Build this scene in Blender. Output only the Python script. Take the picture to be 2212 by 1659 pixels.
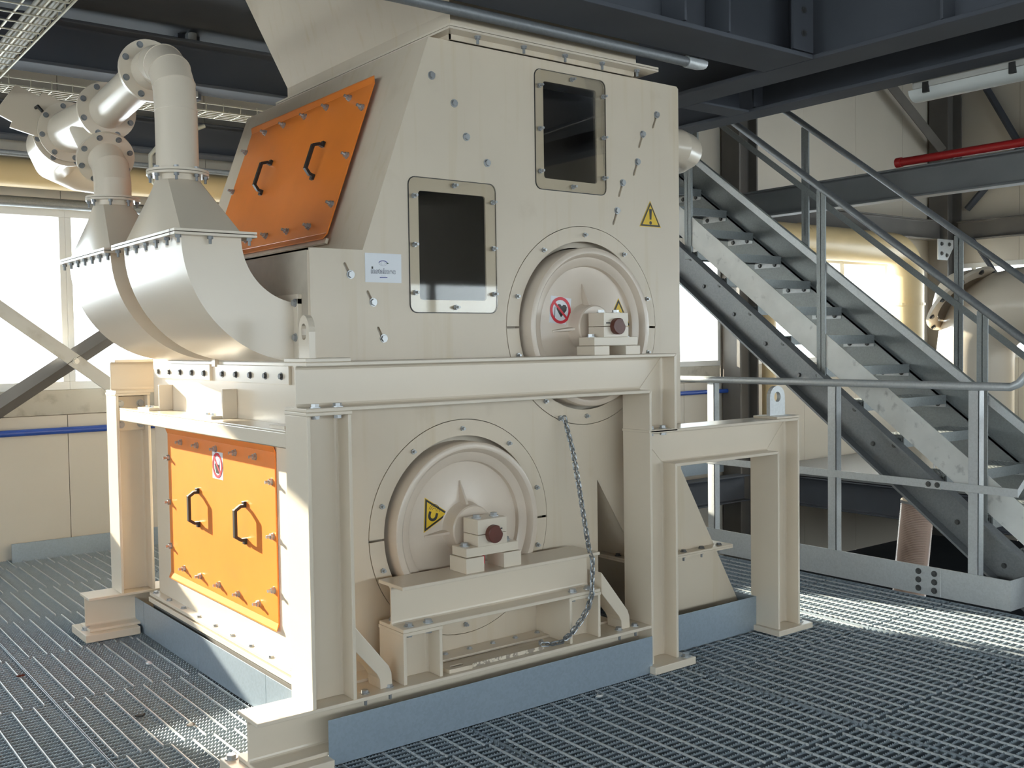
import bpy, bmesh, math, random
from mathutils import Vector, Matrix, Quaternion
random.seed(7)
V = Vector
for o in list(bpy.data.objects):
    bpy.data.objects.remove(o)
SC = bpy.context.scene
COL = SC.collection

# ------------------------------------------------------------------ camera
cam = bpy.data.cameras.new('camera')
cam.sensor_width = 36.0
cam.lens = 2209.32 * 36.0 / 2212.0
cam.clip_start, cam.clip_end = 0.05, 200
camo = bpy.data.objects.new('camera', cam)
COL.objects.link(camo)
yaw, pitch, roll = math.radians(37.4211), math.radians(-2.29651), math.radians(.8238)
fw = V((math.sin(yaw) * math.cos(pitch), math.cos(yaw) * math.cos(pitch), math.sin(pitch)))
r0 = V((math.cos(yaw), -math.sin(yaw), 0)); d0 = fw.cross(r0)
rt = math.cos(roll) * r0 + math.sin(roll) * d0
dn = -math.sin(roll) * r0 + math.cos(roll) * d0
m = Matrix((rt, -dn, -fw)).transposed().to_4x4()
m.translation = V((0, 0, 1.37))
camo.matrix_world = m
SC.camera = camo

# ------------------------------------------------------------------ light
world = bpy.data.worlds.new('daylight'); SC.world = world; world.use_nodes = True
bg = world.node_tree.nodes['Background']
bg.inputs[0].default_value = (.86, .93, 1.0, 1); bg.inputs[1].default_value = 9.0
sun = bpy.data.lights.new('sun', 'SUN'); sun.energy = 21.0; sun.angle = math.radians(.6); sun.color = (1.0, .90, .74)
suno = bpy.data.objects.new('sun', sun); COL.objects.link(suno)
suno.rotation_euler = V((.35, -1, -.32)).to_track_quat('-Z', 'Y').to_euler()
suno.location = (-4, 14, 6)
def portal(loc, d, sx, sy):
    L = bpy.data.lights.new('window_portal', 'AREA'); L.shape = 'RECTANGLE'; L.size = sx; L.size_y = sy
    L.cycles.is_portal = True
    o = bpy.data.objects.new('window_portal', L); COL.objects.link(o); o.location = loc
    o.rotation_euler = V(d).to_track_quat('-Z', 'Z').to_euler()
portal((4.6, 7.42, 1.7), (0, -1, 0), 16.2, 1.1)
portal((4.6, -6.54, 1.7), (0, 1, 0), 16.2, 1.2)
portal((-5.14, .4, 1.7), (1, 0, 0), 13.4, 1.2)
portal((12.89, .4, 1.7), (-1, 0, 0), 13.4, 1.1)
SC.view_settings.view_transform = 'Standard'; SC.view_settings.look = 'None'
SC.view_settings.gamma = 1.0; SC.view_settings.use_curve_mapping = False
SC.view_settings.exposure = 0.08
SC.cycles.use_denoising = True
SC.cycles.max_bounces = 10; SC.cycles.diffuse_bounces = 6; SC.cycles.glossy_bounces = 4; SC.cycles.transparent_max_bounces = 12
SC.cycles.sample_clamp_indirect = 12.0

# ------------------------------------------------------------------ materials
def mat(name, col, rough=.5, metal=0.0, spec=.5, var=0.0, vscale=3.0, dirt=None, dscale=6.0, dmin=.55, dmax=.8, bump=0.0, bscale=60.0, streak=None, coat=0.0):
    M = bpy.data.materials.new(name); M.use_nodes = True
    nt = M.node_tree; n = nt.nodes; l = nt.links
    b = n['Principled BSDF']
    b.inputs['Base Color'].default_value = (*col, 1); b.inputs['Roughness'].default_value = rough
    b.inputs['Metallic'].default_value = metal; b.inputs['Specular IOR Level'].default_value = spec
    b.inputs['Coat Weight'].default_value = coat; b.inputs['Coat Roughness'].default_value = .2
    if var or dirt or bump or streak:
        g = n.new('ShaderNodeNewGeometry'); src = g.outputs['Position']; out = None
        rgb = n.new('ShaderNodeRGB'); rgb.outputs[0].default_value = (*col, 1); out = rgb.outputs[0]
        def noise(scale, detail=4, vec=None):
            t = n.new('ShaderNodeTexNoise'); t.inputs['Scale'].default_value = scale; t.inputs['Detail'].default_value = detail
            l.new(vec or src, t.inputs['Vector']); return t.outputs['Fac']
        def mix(a, c2, fac, amount, lo, hi):
            mr = n.new('ShaderNodeMapRange'); mr.inputs[1].default_value = lo; mr.inputs[2].default_value = hi
            mr.inputs[3].default_value = 0; mr.inputs[4].default_value = amount; l.new(fac, mr.inputs[0])
            mx = n.new('ShaderNodeMix'); mx.data_type = 'RGBA'; l.new(mr.outputs[0], mx.inputs[0]); l.new(a, mx.inputs[6])
            mx.inputs[7].default_value = (*c2, 1); return mx.outputs[2]
        if var:
            out = mix(out, tuple(c * (1 - var) for c in col), noise(vscale), 1.0, .35, .7)
        if streak:
            mp = n.new('ShaderNodeMapping'); mp.inputs['Scale'].default_value = (14, 14, .7); l.new(src, mp.inputs[0])
            out = mix(out, streak, noise(1.6, 3, mp.outputs[0]), .55, .56, .8)
        if dirt:
            out = mix(out, dirt, noise(dscale, 6), .6, dmin, dmax)
        l.new(out, b.inputs['Base Color'])
        if bump:
            bp = n.new('ShaderNodeBump'); bp.inputs['Strength'].default_value = bump; bp.inputs['Distance'].default_value = .002
            l.new(noise(bscale, 5), bp.inputs['Height']); l.new(bp.outputs[0], b.inputs['Normal'])
    return M
def glass(name, tint, refl=.9, rough=.03):
    M = bpy.data.materials.new(name); M.use_nodes = True; nt = M.node_tree; n = nt.nodes; l = nt.links
    n.remove(n['Principled BSDF'])
    t = n.new('ShaderNodeBsdfTransparent'); t.inputs[0].default_value = (*tint, 1)
    g = n.new('ShaderNodeBsdfGlossy'); g.inputs[0].default_value = (1, 1, 1, 1); g.inputs['Roughness'].default_value = rough
    f = n.new('ShaderNodeFresnel'); f.inputs[0].default_value = 1.45
    mu = n.new('ShaderNodeMath'); mu.operation = 'MULTIPLY'; mu.inputs[1].default_value = refl; l.new(f.outputs[0], mu.inputs[0])
    mx = n.new('ShaderNodeMixShader'); l.new(mu.outputs[0], mx.inputs[0]); l.new(t.outputs[0], mx.inputs[1]); l.new(g.outputs[0], mx.inputs[2])
    l.new(mx.outputs[0], n['Material Output'].inputs[0])
    return M
def spangle(name, col, rough=.42, metal=.55, amount=.07, scale=120):
    M = mat(name, col, rough, metal); nt = M.node_tree; n = nt.nodes; l = nt.links; b = n['Principled BSDF']
    g = n.new('ShaderNodeNewGeometry'); v = n.new('ShaderNodeTexVoronoi'); v.inputs['Scale'].default_value = scale
    no = n.new('ShaderNodeTexNoise'); no.inputs['Scale'].default_value = 2.5; no.inputs['Detail'].default_value = 5
    l.new(g.outputs['Position'], v.inputs['Vector']); l.new(g.outputs['Position'], no.inputs['Vector'])
    sep = n.new('ShaderNodeSeparateColor'); l.new(v.outputs['Color'], sep.inputs[0])
    ad = n.new('ShaderNodeMath'); ad.operation = 'ADD'; l.new(sep.outputs[0], ad.inputs[0]); l.new(no.outputs['Fac'], ad.inputs[1])
    mr = n.new('ShaderNodeMapRange'); mr.inputs[1].default_value = .3; mr.inputs[2].default_value = 1.4; l.new(ad.outputs[0], mr.inputs[0])
    mx = n.new('ShaderNodeMix'); mx.data_type = 'RGBA'; l.new(mr.outputs[0], mx.inputs[0])
    mx.inputs[6].default_value = (*[c * (1 - amount) for c in col], 1); mx.inputs[7].default_value = (*[min(1, c * (1 + amount * .6)) for c in col], 1)
    l.new(mx.outputs[2], b.inputs['Base Color'])
    return M
CR = (.70, .60, .47)
M = dict(
    cream=mat('cream_paint', CR, .38, var=.06, vscale=2.2, streak=(.60, .48, .30), coat=.15, dirt=(.48, .38, .26), dmin=.62, dmax=.9, dscale=5),
    cream_clean=mat('cream_paint_clean', (.74, .645, .52), .28, var=.04, vscale=2, coat=.3),
    cream_cast=mat('cream_paint_cast', (.71, .60, .49), .30, var=.08, vscale=5, bump=.25, bscale=35, coat=.25),
    cream_dirty_shade=mat('cream_paint_dusty_shade', (.60, .53, .43), .55, var=.2, vscale=6, dirt=(.40, .33, .26), dscale=7, dmin=.5, dmax=.75),
    orange=mat('orange_paint', (.88, .25, .035), .33, var=.08, vscale=4, coat=.15, dirt=(.62, .22, .06), dmin=.6, dmax=.9),
    galv=spangle('galvanised_sheet', (.40, .48, .56), .38, .6),
    galv_bar=spangle('galvanised_bar', (.37, .43, .48), .5, .45, .06, 120),
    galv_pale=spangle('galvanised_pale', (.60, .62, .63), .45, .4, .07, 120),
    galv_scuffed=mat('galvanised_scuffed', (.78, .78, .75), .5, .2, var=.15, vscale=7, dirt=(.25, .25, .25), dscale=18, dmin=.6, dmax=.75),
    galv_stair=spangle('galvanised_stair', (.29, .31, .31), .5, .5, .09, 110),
    galv_dark=spangle('galvanised_dull', (.25, .26, .27), .5, .5, .1, 120),
    zinc=mat('zinc_bolt', (.42, .43, .44), .32, .6),
    darkbolt=mat('dark_bolt', (.12, .12, .12), .4, .6),
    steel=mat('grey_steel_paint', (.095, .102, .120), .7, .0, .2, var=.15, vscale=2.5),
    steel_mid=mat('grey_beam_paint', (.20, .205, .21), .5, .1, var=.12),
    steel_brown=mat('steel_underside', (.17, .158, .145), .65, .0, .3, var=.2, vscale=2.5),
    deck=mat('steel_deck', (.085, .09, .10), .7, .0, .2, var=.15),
    wall=mat('cream_wall_panel', (.68, .62, .53), .55, var=.05, vscale=1.2),
    frame=mat('white_window_frame', (.80, .79, .76), .4),
    flash=mat('grey_flashing', (.58, .58, .56), .5, .2, var=.12, vscale=4, dirt=(.35, .32, .27), dscale=9, dmin=.55, dmax=.8),
    pane=glass('window_glass', (.96, .98, .97), .8),
    poly=glass('polycarbonate', (.96, .955, .935), .6, .03), chain=mat('chain_steel', (.36, .38, .40), .35, .8),
    black=mat('black_plastic', (.022, .021, .02), .42),
    dark=mat('dark_interior', (.05, .042, .036), .8),
    rust=mat('brown_primer', (.13, .035, .022), .35, var=.2, vscale=20),
    yellow=mat('sign_yellow', (.80, .52, .02), .4), signblack=mat('sign_black', (.02, .017, .015), .4),
    red=mat('sign_red', (.70, .03, .05), .4), white=mat('sticker_white', (.80, .82, .86), .4), grey=mat('sign_grey', (.34, .34, .44), .5),
    navy=mat('logo_blue', (.03, .05, .28), .4), green=mat('logo_green', (.03, .10, .06), .4), ink=mat('logo_grey', (.16, .17, .22), .5),
    blue=mat('blue_pipe_paint', (.03, .09, .42), .35), redpipe=mat('red_pipe_paint', (.42, .02, .02), .35),
    duct=mat('yellow_duct', (.72, .55, .30), .42, var=.08, vscale=3),
    cable=mat('pale_cable', (.62, .60, .50), .5), wire=mat('tray_wire', (.55, .50, .38), .4, .4),
    lampshade=mat('lamp_diffuser', (.62, .64, .62), .3), lampbody=mat('lamp_body', (.42, .41, .38), .5),
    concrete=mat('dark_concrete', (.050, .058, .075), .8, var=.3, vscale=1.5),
    rubber=mat('dark_rubber', (.03, .03, .03), .7),
    hose=mat('clear_hose', (.66, .52, .44), .2, 0, .6), stone=mat('sill_board', (.56, .52, .44), .6, var=.12, vscale=5, dirt=(.3, .26, .2), dscale=11, dmin=.52, dmax=.7),
)

# ------------------------------------------------------------------ mesh helpers
class MB:
    def __init__(s): s.v = []; s.f = []
    def add(s, vs, fs):
        k = len(s.v); s.v += [tuple(p) for p in vs]; s.f += [tuple(i + k for i in f) for f in fs]; return s
    def box(s, x0, x1, y0, y1, z0, z1):
        return s.add([(x0, y0, z0), (x1, y0, z0), (x1, y1, z0), (x0, y1, z0), (x0, y0, z1), (x1, y0, z1), (x1, y1, z1), (x0, y1, z1)],
                     [(3, 2, 1, 0), (4, 5, 6, 7), (0, 1, 5, 4), (1, 2, 6, 5), (2, 3, 7, 6), (3, 0, 4, 7)])
    def prism(s, pts, o, u, v, w0, w1, w=None):
        """extrude polygon pts (u,v) along w = u x v; w0 / w1 numbers or functions of (u,v)"""
        o, u, v = V(o), V(u), V(v); w = V(w) if w else u.cross(v)
        g = lambda c, p: c(*p) if callable(c) else c
        n = len(pts)
        a = [o + u * p[0] + v * p[1] + w * g(w0, p) for p in pts]; b = [o + u * p[0] + v * p[1] + w * g(w1, p) for p in pts]
        return s.add(a + b, [tuple(range(n - 1, -1, -1)), tuple(range(n, 2 * n))] + [(i, (i + 1) % n, n + (i + 1) % n, n + i) for i in range(n)])
    def frame(s, d):
        d = V(d).normalized(); a = V((0, 0, 1)) if abs(d.z) < .9 else V((1, 0, 0))
        u = a.cross(d).normalized(); return u, d.cross(u)
    def cyl(s, p0, p1, r0, r1=None, n=16, caps=True):
        p0, p1 = V(p0), V(p1); r1 = r0 if r1 is None else r1; u, v = s.frame(p1 - p0)
        c = [(math.cos(2 * math.pi * i / n), math.sin(2 * math.pi * i / n)) for i in range(n)]
        a = [p0 + u * x * r0 + v * y * r0 for x, y in c]; b = [p1 + u * x * r1 + v * y * r1 for x, y in c]
        fs = [(i, (i + 1) % n, n + (i + 1) % n, n + i) for i in range(n)]
        if caps: fs += [tuple(range(n - 1, -1, -1)), tuple(range(n, 2 * n))]
        return s.add(a + b, fs)
    def ring(s, c, axis, r0, r1, t, n=32, a0=0.0, a1=2 * math.pi, start=None):
        """flat annulus of thickness t along axis, from angle a0 to a1"""
        c, d = V(c), V(axis).normalized(); u, v = s.frame(d)
        if start: u = V(start).normalized(); v = d.cross(u)
        full = abs(a1 - a0 - 2 * math.pi) < 1e-6; k = n if full else n + 1
        vs = []
        for i in range(k):
            a = a0 + (a1 - a0) * i / n; q = u * math.cos(a) + v * math.sin(a)
            vs += [c + q * r0, c + q * r1, c + q * r1 + d * t, c + q * r0 + d * t]
        fs = []
        for i in range(n):
            j = (i + 1) % k
            for e in range(4): fs.append((4 * i + e, 4 * j + e, 4 * j + (e + 1) % 4, 4 * i + (e + 1) % 4))
        if not full: fs += [(0, 1, 2, 3), (4 * n + 3, 4 * n + 2, 4 * n + 1, 4 * n)]
        return s.add(vs, fs)
    def lathe(s, prof, o, axis, n=48):
        o, d = V(o), V(axis).normalized(); u, v = s.frame(d); k = len(prof); vs = []
        for i in range(n):
            a = 2 * math.pi * i / n; q = u * math.cos(a) + v * math.sin(a)
            vs += [o + q * r + d * h for r, h in prof]
        fs = [(i * k + j, ((i + 1) % n) * k + j, ((i + 1) % n) * k + j + 1, i * k + j + 1) for i in range(n) for j in range(k - 1)]
        return s.add(vs, fs)
    def tube(s, path, r, n=12, closed=False, caps=True):
        P = [V(p) for p in path]; k = len(P); vs = []; u = None
        rr = r if isinstance(r, (list, tuple)) else [r] * k
        for i in range(k):
            a = P[i - 1] if (i or closed) else P[i]; b = P[(i + 1) % k] if (i < k - 1 or closed) else P[i]
            d = (b - a).normalized()
            if u is None: u, _ = s.frame(d)
            u = (u - d * u.dot(d)).normalized(); v = d.cross(u)
            sc = 1.0
            if (0 < i < k - 1) or closed:
                h = (P[i] - a).normalized(); sc = 1.0 / max(.5, h.dot(d))
            vs += [P[i] + (u * math.cos(2 * math.pi * q / n) + v * math.sin(2 * math.pi * q / n)) * rr[i] for q in range(n)]
        m_ = k if closed else k - 1
        fs = [(i * n + q, i * n + (q + 1) % n, ((i + 1) % k) * n + (q + 1) % n, ((i + 1) % k) * n + q) for i in range(m_) for q in range(n)]
        if caps and not closed: fs += [tuple(range(n - 1, -1, -1)), tuple(range((k - 1) * n, k * n))]
        return s.add(vs, fs)
    def mesh(s, name, mt, smooth=None):
        me = bpy.data.meshes.new(name); me.from_pydata([tuple(p) for p in s.v], [], s.f)
        b = bmesh.new(); b.from_mesh(me); bmesh.ops.recalc_face_normals(b, faces=b.faces); b.to_mesh(me); b.free()
        if mt: me.materials.append(M[mt] if isinstance(mt, str) else mt)
        if smooth:
            me.shade_smooth(); me.set_sharp_from_angle(angle=math.radians(smooth))
        return me
    def build(s, name, mt, parent=None, smooth=None, bev=0, **tagk):
        o = link(name, s.mesh(name, mt, smooth), parent)
        if bev: bevel(o, bev)
        if tagk: tag(o, **tagk)
        return o
WL = {}
def bevel(o, w, seg=2):
    md = o.modifiers.new('edge', 'BEVEL'); md.width = w; md.segments = seg; md.limit_method = 'ANGLE'; md.angle_limit = math.radians(40)
def link(name, data, parent=None, loc=(0, 0, 0)):
    o = bpy.data.objects.new(name, data); COL.objects.link(o); loc = V(loc)
    o.location = loc - (WL[parent.name] if parent else V((0, 0, 0))); WL[o.name] = loc
    if parent: o.parent = parent
    return o
def tag(o, label=None, cat=None, group=None, kind=None):
    if label: o['label'] = label
    if cat: o['category'] = cat
    if group: o['group'] = group
    if kind: o['kind'] = kind
    return o
def thing(name, loc, label, cat, group=None, kind=None):
    o = link(name, None, None, loc); o.empty_display_size = .1
    return tag(o, label, cat, group, kind)
def struct(o): o['kind'] = 'structure'; return o
X, Y, Z = V((1, 0, 0)), V((0, 1, 0)), V((0, 0, 1))

def ipts(h, b, tw=.008, tf=.013, r=.012):
    """I profile: u across the flanges, v along the depth, centred"""
    q = []
    def arc(cx, cy, a0):
        for i in range(4):
            a = math.radians(a0 - i * 30); q.append((cx + r * math.cos(a), cy + r * math.sin(a)))
    H, B, T = h / 2, b / 2, tw / 2
    q += [(-B, -H), (B, -H), (B, -H + tf)]; arc(T + r, -H + tf + r, 270)
    arc(T + r, H - tf - r, 180); q += [(B, H - tf), (B, H), (-B, H), (-B, H - tf)]
    arc(-T - r, H - tf - r, 90); arc(-T - r, -H + tf + r, 0); q += [(-B, -H + tf)]
    return q
def beam_x(x0, x1, yc, zc, h=.16, b=.16, **k):      # horizontal flanges
    return MB().prism(ipts(h, b, **k), (0, yc, zc), Y, Z, x0, x1)
def beam_y(y0, y1, xc, zc, h=.16, b=.16, **k):
    return MB().prism(ipts(h, b, **k), (xc, 0, zc), -X, Z, y0, y1, (0, 1, 0))
def post_z(z0, z1, xc, yc, h=.16, b=.16, **k):      # flanges face -X and +X
    return MB().prism(ipts(h, b, **k), (xc, yc, 0), Y, X, z0, z1, (0, 0, 1))

# shared bolts: hexagon head on washer, stud with nut, each pointing along +Z
def hexa(r): return [(r * math.cos(math.pi / 3 * i), r * math.sin(math.pi / 3 * i)) for i in range(6)]
BOLT = MB().cyl((0, 0, 0), (0, 0, .0025), .0165, n=14).prism(hexa(.0125), (0, 0, 0), X, Y, .0025, .011).mesh('bolt', 'zinc')
BOLTD = MB().cyl((0, 0, 0), (0, 0, .0025), .0165, n=14).prism(hexa(.0125), (0, 0, 0), X, Y, .0025, .011).mesh('bolt_dark', 'darkbolt')
BOLTG = MB().cyl((0, 0, 0), (0, 0, .0025), .0165, n=14).prism(hexa(.0125), (0, 0, 0), X, Y, .0025, .012).mesh('bolt_grey', 'galv_dark')
STUD = MB().prism(hexa(.0115), (0, 0, 0), X, Y, 0, .010).cyl((0, 0, .01), (0, 0, .024), .006, n=8).mesh('bolt_stud', 'zinc')
NUTD = MB().prism(hexa(.0115), (0, 0, 0), X, Y, 0, .011).cyl((0, 0, .011), (0, 0, .030), .006, n=8).mesh('bolt_nut_dark', 'galv_dark')
WING = MB().cyl((0, 0, 0), (0, 0, .003), .010, n=10).prism(hexa(.009), (0, 0, 0), X, Y, .003, .010).cyl((0, 0, .010), (0, 0, .026), .005, n=8).mesh('wing_nut', 'zinc')
WING2 = MB().cyl((0, 0, 0), (0, 0, .003), .0135, n=12).prism(hexa(.0115), (0, 0, 0), X, Y, .003, .012).cyl((0, 0, .012), (0, 0, .026), .006, n=8).mesh('wing_nut_b', 'zinc')
def bolt(parent, pos, d, me=BOLT, s=1.0, name='bolt', spin=None):
    o = link(name, me, parent, pos)
    q = V((0, 0, 1)).rotation_difference(V(d).normalized())
    if spin is None: spin = random.uniform(0, 1)
    o.rotation_mode = 'QUATERNION'; o.rotation_quaternion = q @ Quaternion((0, 0, 1), spin)
    o.scale = (s, s, s); return o

def plate(name, outer, holes, o, u, v, t, mt, parent=None):
    """flat plate with holes: outline (u,v) extruded t along u x v"""
    cu = bpy.data.curves.new(name, 'CURVE'); cu.dimensions = '2D'; cu.fill_mode = 'BOTH'; cu.extrude = t / 2
    for ring_ in [outer] + holes:
        sp = cu.splines.new('POLY'); sp.points.add(len(ring_) - 1); sp.use_cyclic_u = True
        for p, c in zip(sp.points, ring_): p.co = (c[0], c[1], 0, 1)
    tmp = bpy.data.objects.new(name, cu); COL.objects.link(tmp)
    dg = bpy.context.evaluated_depsgraph_get(); dg.update()
    me = bpy.data.meshes.new_from_object(tmp.evaluated_get(dg))
    bpy.data.objects.remove(tmp); bpy.data.curves.remove(cu)
    u, v = V(u), V(v); w = u.cross(v)
    mx = Matrix((u, v, w)).transposed().to_4x4(); mx.translation = V(o) + w * t / 2
    me.transform(mx); me.materials.clear(); me.materials.append(M[mt]); me.name = name
    for p in me.polygons: p.use_smooth = False
    return link(name, me, parent)
def circ(cx, cy, r, n=64): return [(cx + r * math.cos(2 * math.pi * i / n), cy + r * math.sin(2 * math.pi * i / n)) for i in range(n)]
def rrect(x0, x1, y0, y1, r, n=5):
    q = []
    for cx, cy, a in ((x1 - r, y1 - r, 0), (x0 + r, y1 - r, 90), (x0 + r, y0 + r, 180), (x1 - r, y0 + r, 270)):
        q += [(cx + r * math.cos(math.radians(a + 90 * i / n)), cy + r * math.sin(math.radians(a + 90 * i / n))) for i in range(n + 1)]
    return q
def slot(cx, cz, ang, l=.045, w=.012):
    u_, q = V((math.cos(ang), math.sin(ang))), []
    n_ = V((-u_.y, u_.x))
    for s in (1, -1):
        for i in range(6):
            a = -math.pi / 2 + math.pi * i / 5
            p = u_ * s * (l / 2) + (u_ * math.cos(a) + n_ * math.sin(a)) * s * w / 2; q.append((cx + p.x, cz + p.y))
    return q
def bend(p0, c, p1, n=10):
    """quarter arc from p0 to p1 about centre c"""
    p0, c, p1 = V(p0), V(c), V(p1); a, b = p0 - c, p1 - c
    return [c + a * math.cos(math.pi / 2 * i / n) + b * math.sin(math.pi / 2 * i / n) for i in range(n + 1)]

# ================================================================== the setting
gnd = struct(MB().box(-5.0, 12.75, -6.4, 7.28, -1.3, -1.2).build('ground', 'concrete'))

# floor of serrated steel grating panels on joists
j = MB()
for x in (-2.34, -1.24, -.14, .96, 2.06, 3.16, 4.26, 4.98): j.prism(ipts(.12, .07, .006, .008, .006), (x, 0, -.095), -X, Z, -.7, 7.2, (0, 1, 0))
floor = struct(j.build('floor', 'galv_dark'))
def grating(w, d, rod0):
    g = MB(); n = int(round(d / .0304)); p = .0125; k = int(w / p)
    for i in range(n):
        y = (i + .5) * d / n; t = .0017
        prof = [(0, -.001)]
        for q in range(k): prof += [(q * p + .004, -.0042), (q * p + .0085, -.0042), ((q + 1) * p, 0)]
        vs = []
        for x, z in prof: vs += [(x, y - t, -.03), (x, y - t, z), (x, y + t, z), (x, y + t, -.03)]
        fs = []
        for q in range(len(prof) - 1):
            for e in range(3): fs.append((4 * q + e, 4 * q + 4 + e, 4 * q + 5 + e, 4 * q + 1 + e))
        g.add(vs, fs)
    rods = MB(); x = rod0
    while x < w - .01:
        rods.box(x - .0019, x + .0019, 0.002, d - .002, -.006, .0014); x += .076
    g.box(0, .003, 0, d, -.03, -.002); g.box(w - .003, w, 0, d, -.03, -.002)
    me = g.mesh('grating_panel', 'galv_bar'); mr = rods.mesh('cross_rod', 'galv_pale')
    return me, mr
PW, PD = 1.1, .7
gm = [grating(PW - .003, PD - .006, r) for r in (.03, .055, .07)]
row = 0
y = -.7
while y < 7.25:
    for c in range(-2, 5):
        x0 = -.14 + c * PW
        me, mr = gm[(row * 2 + (c > 1)) % 3]
        if c == 4:                                            # narrower last panel up to the railing
            if 'narrow' not in globals(): narrow = grating(.72, PD - .006, .03)
            me, mr = narrow
        g = link('grating_panel', me, floor, (x0 + .0015, y + .003, 0))
        link('cross_rods', mr, g, (x0 + .0015, y + .003, 0))['kind'] = 'stuff'
    y += PD; row += 1

# back wall: vertical sandwich panels, band of windows
WY = 7.28
wb = struct(MB().box(-5.0, 12.8, WY + .06, WY + .14, -1.2, 1.0).box(-5.0, 12.8, WY + .06, WY + .14, 2.35, 5.6).box(-5.0, -.22, WY + .06, WY + .14, 1.0, 2.35).build('wall_back', 'wall'))
pl_lo = MB().box(0, .996, WY, WY + .06, -1.2, .93).mesh('panel', 'wall'); pl_hi = MB().box(0, .996, WY, WY + .06, 2.31, 5.6).mesh('panel', 'wall')
for i in range(17):
    x = -4.2 + i * 1.0
    link('panel', pl_lo, wb, (x, 0, 0)); link('panel', pl_hi, wb, (x, 0, 0))
MB().box(-5.0, -.22, WY, WY + .06, .93, 2.31).build('panel', 'wall', wb)
for a, b in ((3.24, 3.93), (4.40, 6.40), (8.36, 8.92)): MB().box(a, b, WY, WY + .14, .93, 2.31).build('panel', 'wall', wb)  # spans behind the machine are unseen, shaped to block sun from the stair
MB().box(11.95, 12.7, WY, WY + .06, .93, 2.31).build('panel', 'wall', wb)
def window_x(i, x0, x1, y=WY, z0=1.155, z1=2.25, split=None):
    f = MB()
    f.box(x0, x1, y - .02, y + .09, z0 - .055, z0); f.box(x0, x1, y - .02, y + .09, z1, z1 + .06)
    f.box(x0, x0 + .04, y - .02, y + .09, z0, z1); f.box(x1 - .04, x1, y - .02, y + .09, z0, z1)
    fs = []
    for s in (split or []): f.box(s - .025, s + .025, y - .015, y + .08, z0, z1)
    w = struct(f.build('window_%d' % i, 'frame', bev=.004))
    cuts = [x0 + .04] + [c for s in (split or []) for c in (s - .025, s + .025)] + [x1 - .04]
    for a, b in zip(cuts[::2], cuts[1::2]): MB().box(a, b, y + .03, y + .036, z0, z1).build('pane', 'pane', w)
    return w
window_x(1, -.2, 1.815); window_x(2, 1.815, 3.24, split=[2.6]); window_x(3, 3.93, 4.40); window_x(4, 6.40, 8.34, split=[7.3])
window_x(5, 8.93, 10.5); window_x(6, 10.5, 11.95, split=[11.42])
sb = struct(MB().box(-.2, 8.34, WY - .015, WY + .05, .935, 1.10).box(8.93, 11.95, WY - .015, WY + .05, .935, 1.10).build('trim_1', 'stone', bev=.003))
struct(MB().box(1.41, 8.3, WY - .09, WY - .08, -.02, .115).build('baseboard_back', 'galv'))

# right wall with its own window band
RX = 12.75
wr = struct(MB().box(RX + .06, RX + .14, -6.4, WY + .1, -1.2, 1.0).box(RX + .06, RX + .14, -6.4, WY + .1, 2.35, 5.6).build('wall_right', 'wall'))
pr_lo = MB().box(RX, RX + .06, 0, .996, -1.2, 1.1).mesh('panel', 'wall'); pr_hi = MB().box(RX, RX + .06, 0, .996, 2.31, 5.6).mesh('panel', 'wall')
for i in range(13):
    link('panel', pr_lo, wr, (0, 7.28 - (i + 1) * 1.0, 0)); link('panel', pr_hi, wr, (0, 7.28 - (i + 1) * 1.0, 0))
f = MB()
for a, b in ((1.1, 1.155), (2.25, 2.31)): f.box(RX - .02, RX + .09, -6.4, 7.2, a, b)
for yy in (7.15, 6.85, 5.4, 3.9, 2.4, .9, -.6, -2.1, -3.6, -5.1): f.box(RX - .02, RX + .09, yy - .03, yy + .03, 1.155, 2.25)
w7 = struct(f.build('window_7', 'frame')); MB().box(RX + .03, RX + .036, -6.4, 7.12, 1.155, 2.25).build('pane', 'pane', w7)

# walls behind and beside the camera, same construction with window bands
def band_wall(name, n, a, b, z0, z1, horiz, pos, out):
    w = MB(); f = MB()
    def bx(mb, s0, s1, d0, d1, za, zb):
        lo, hi = sorted((pos + out * d0, pos + out * d1))
        if horiz: mb.box(s0, s1, lo, hi, za, zb)
        else: mb.box(lo, hi, s0, s1, za, zb)
    bx(w, a, b, 0, .14, -1.2, z0); bx(w, a, b, 0, .14, z1, 5.6)
    k = int((b - a) / 2.0)
    for i in range(k + 1):
        s = a + (b - a) * i / k; bx(f, s - .05, s + .05, -.02, .09, z0, z1)
    bx(f, a, b, -.02, .09, z0, z0 + .05); bx(f, a, b, -.02, .09, z1 - .05, z1)
    struct(w.build(name, 'wall')); win = struct(f.build('window_%d' % n, 'frame'))
    g = MB(); bx(g, a, b, .03, .036, z0, z1); g.build('pane', 'pane', win)
band_wall('wall_front', 8, -5.1, 12.8, 1.1, 2.3, True, -6.4, -1)
band_wall('wall_left', 9, -6.4, 7.3, 1.1, 2.3, False, -5.0, -1)  # unseen window band, added to brighten the machine's left-facing sides
struct(MB().box(-5.2, 13, -6.6, 7.5, 5.6, 5.7).build('roof', 'deck'))

# upper deck, ribbed underside
d = MB().box(-5.0, 4.75, -6.4, 2.9, 3.06, 3.1).box(-5.0, 1.9, 2.9, 4.8, 3.06, 3.1).box(3.4, 4.75, 2.9, 4.8, 3.06, 3.1).box(-5.0, 4.75, 4.8, 6.2, 3.06, 3.1)
for i in range(40): d.box(-5.0, 4.75, -6.3 + i * .225, -6.2 + i * .225, 3.02, 3.06)
struct(d.build('ceiling', 'deck'))

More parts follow.
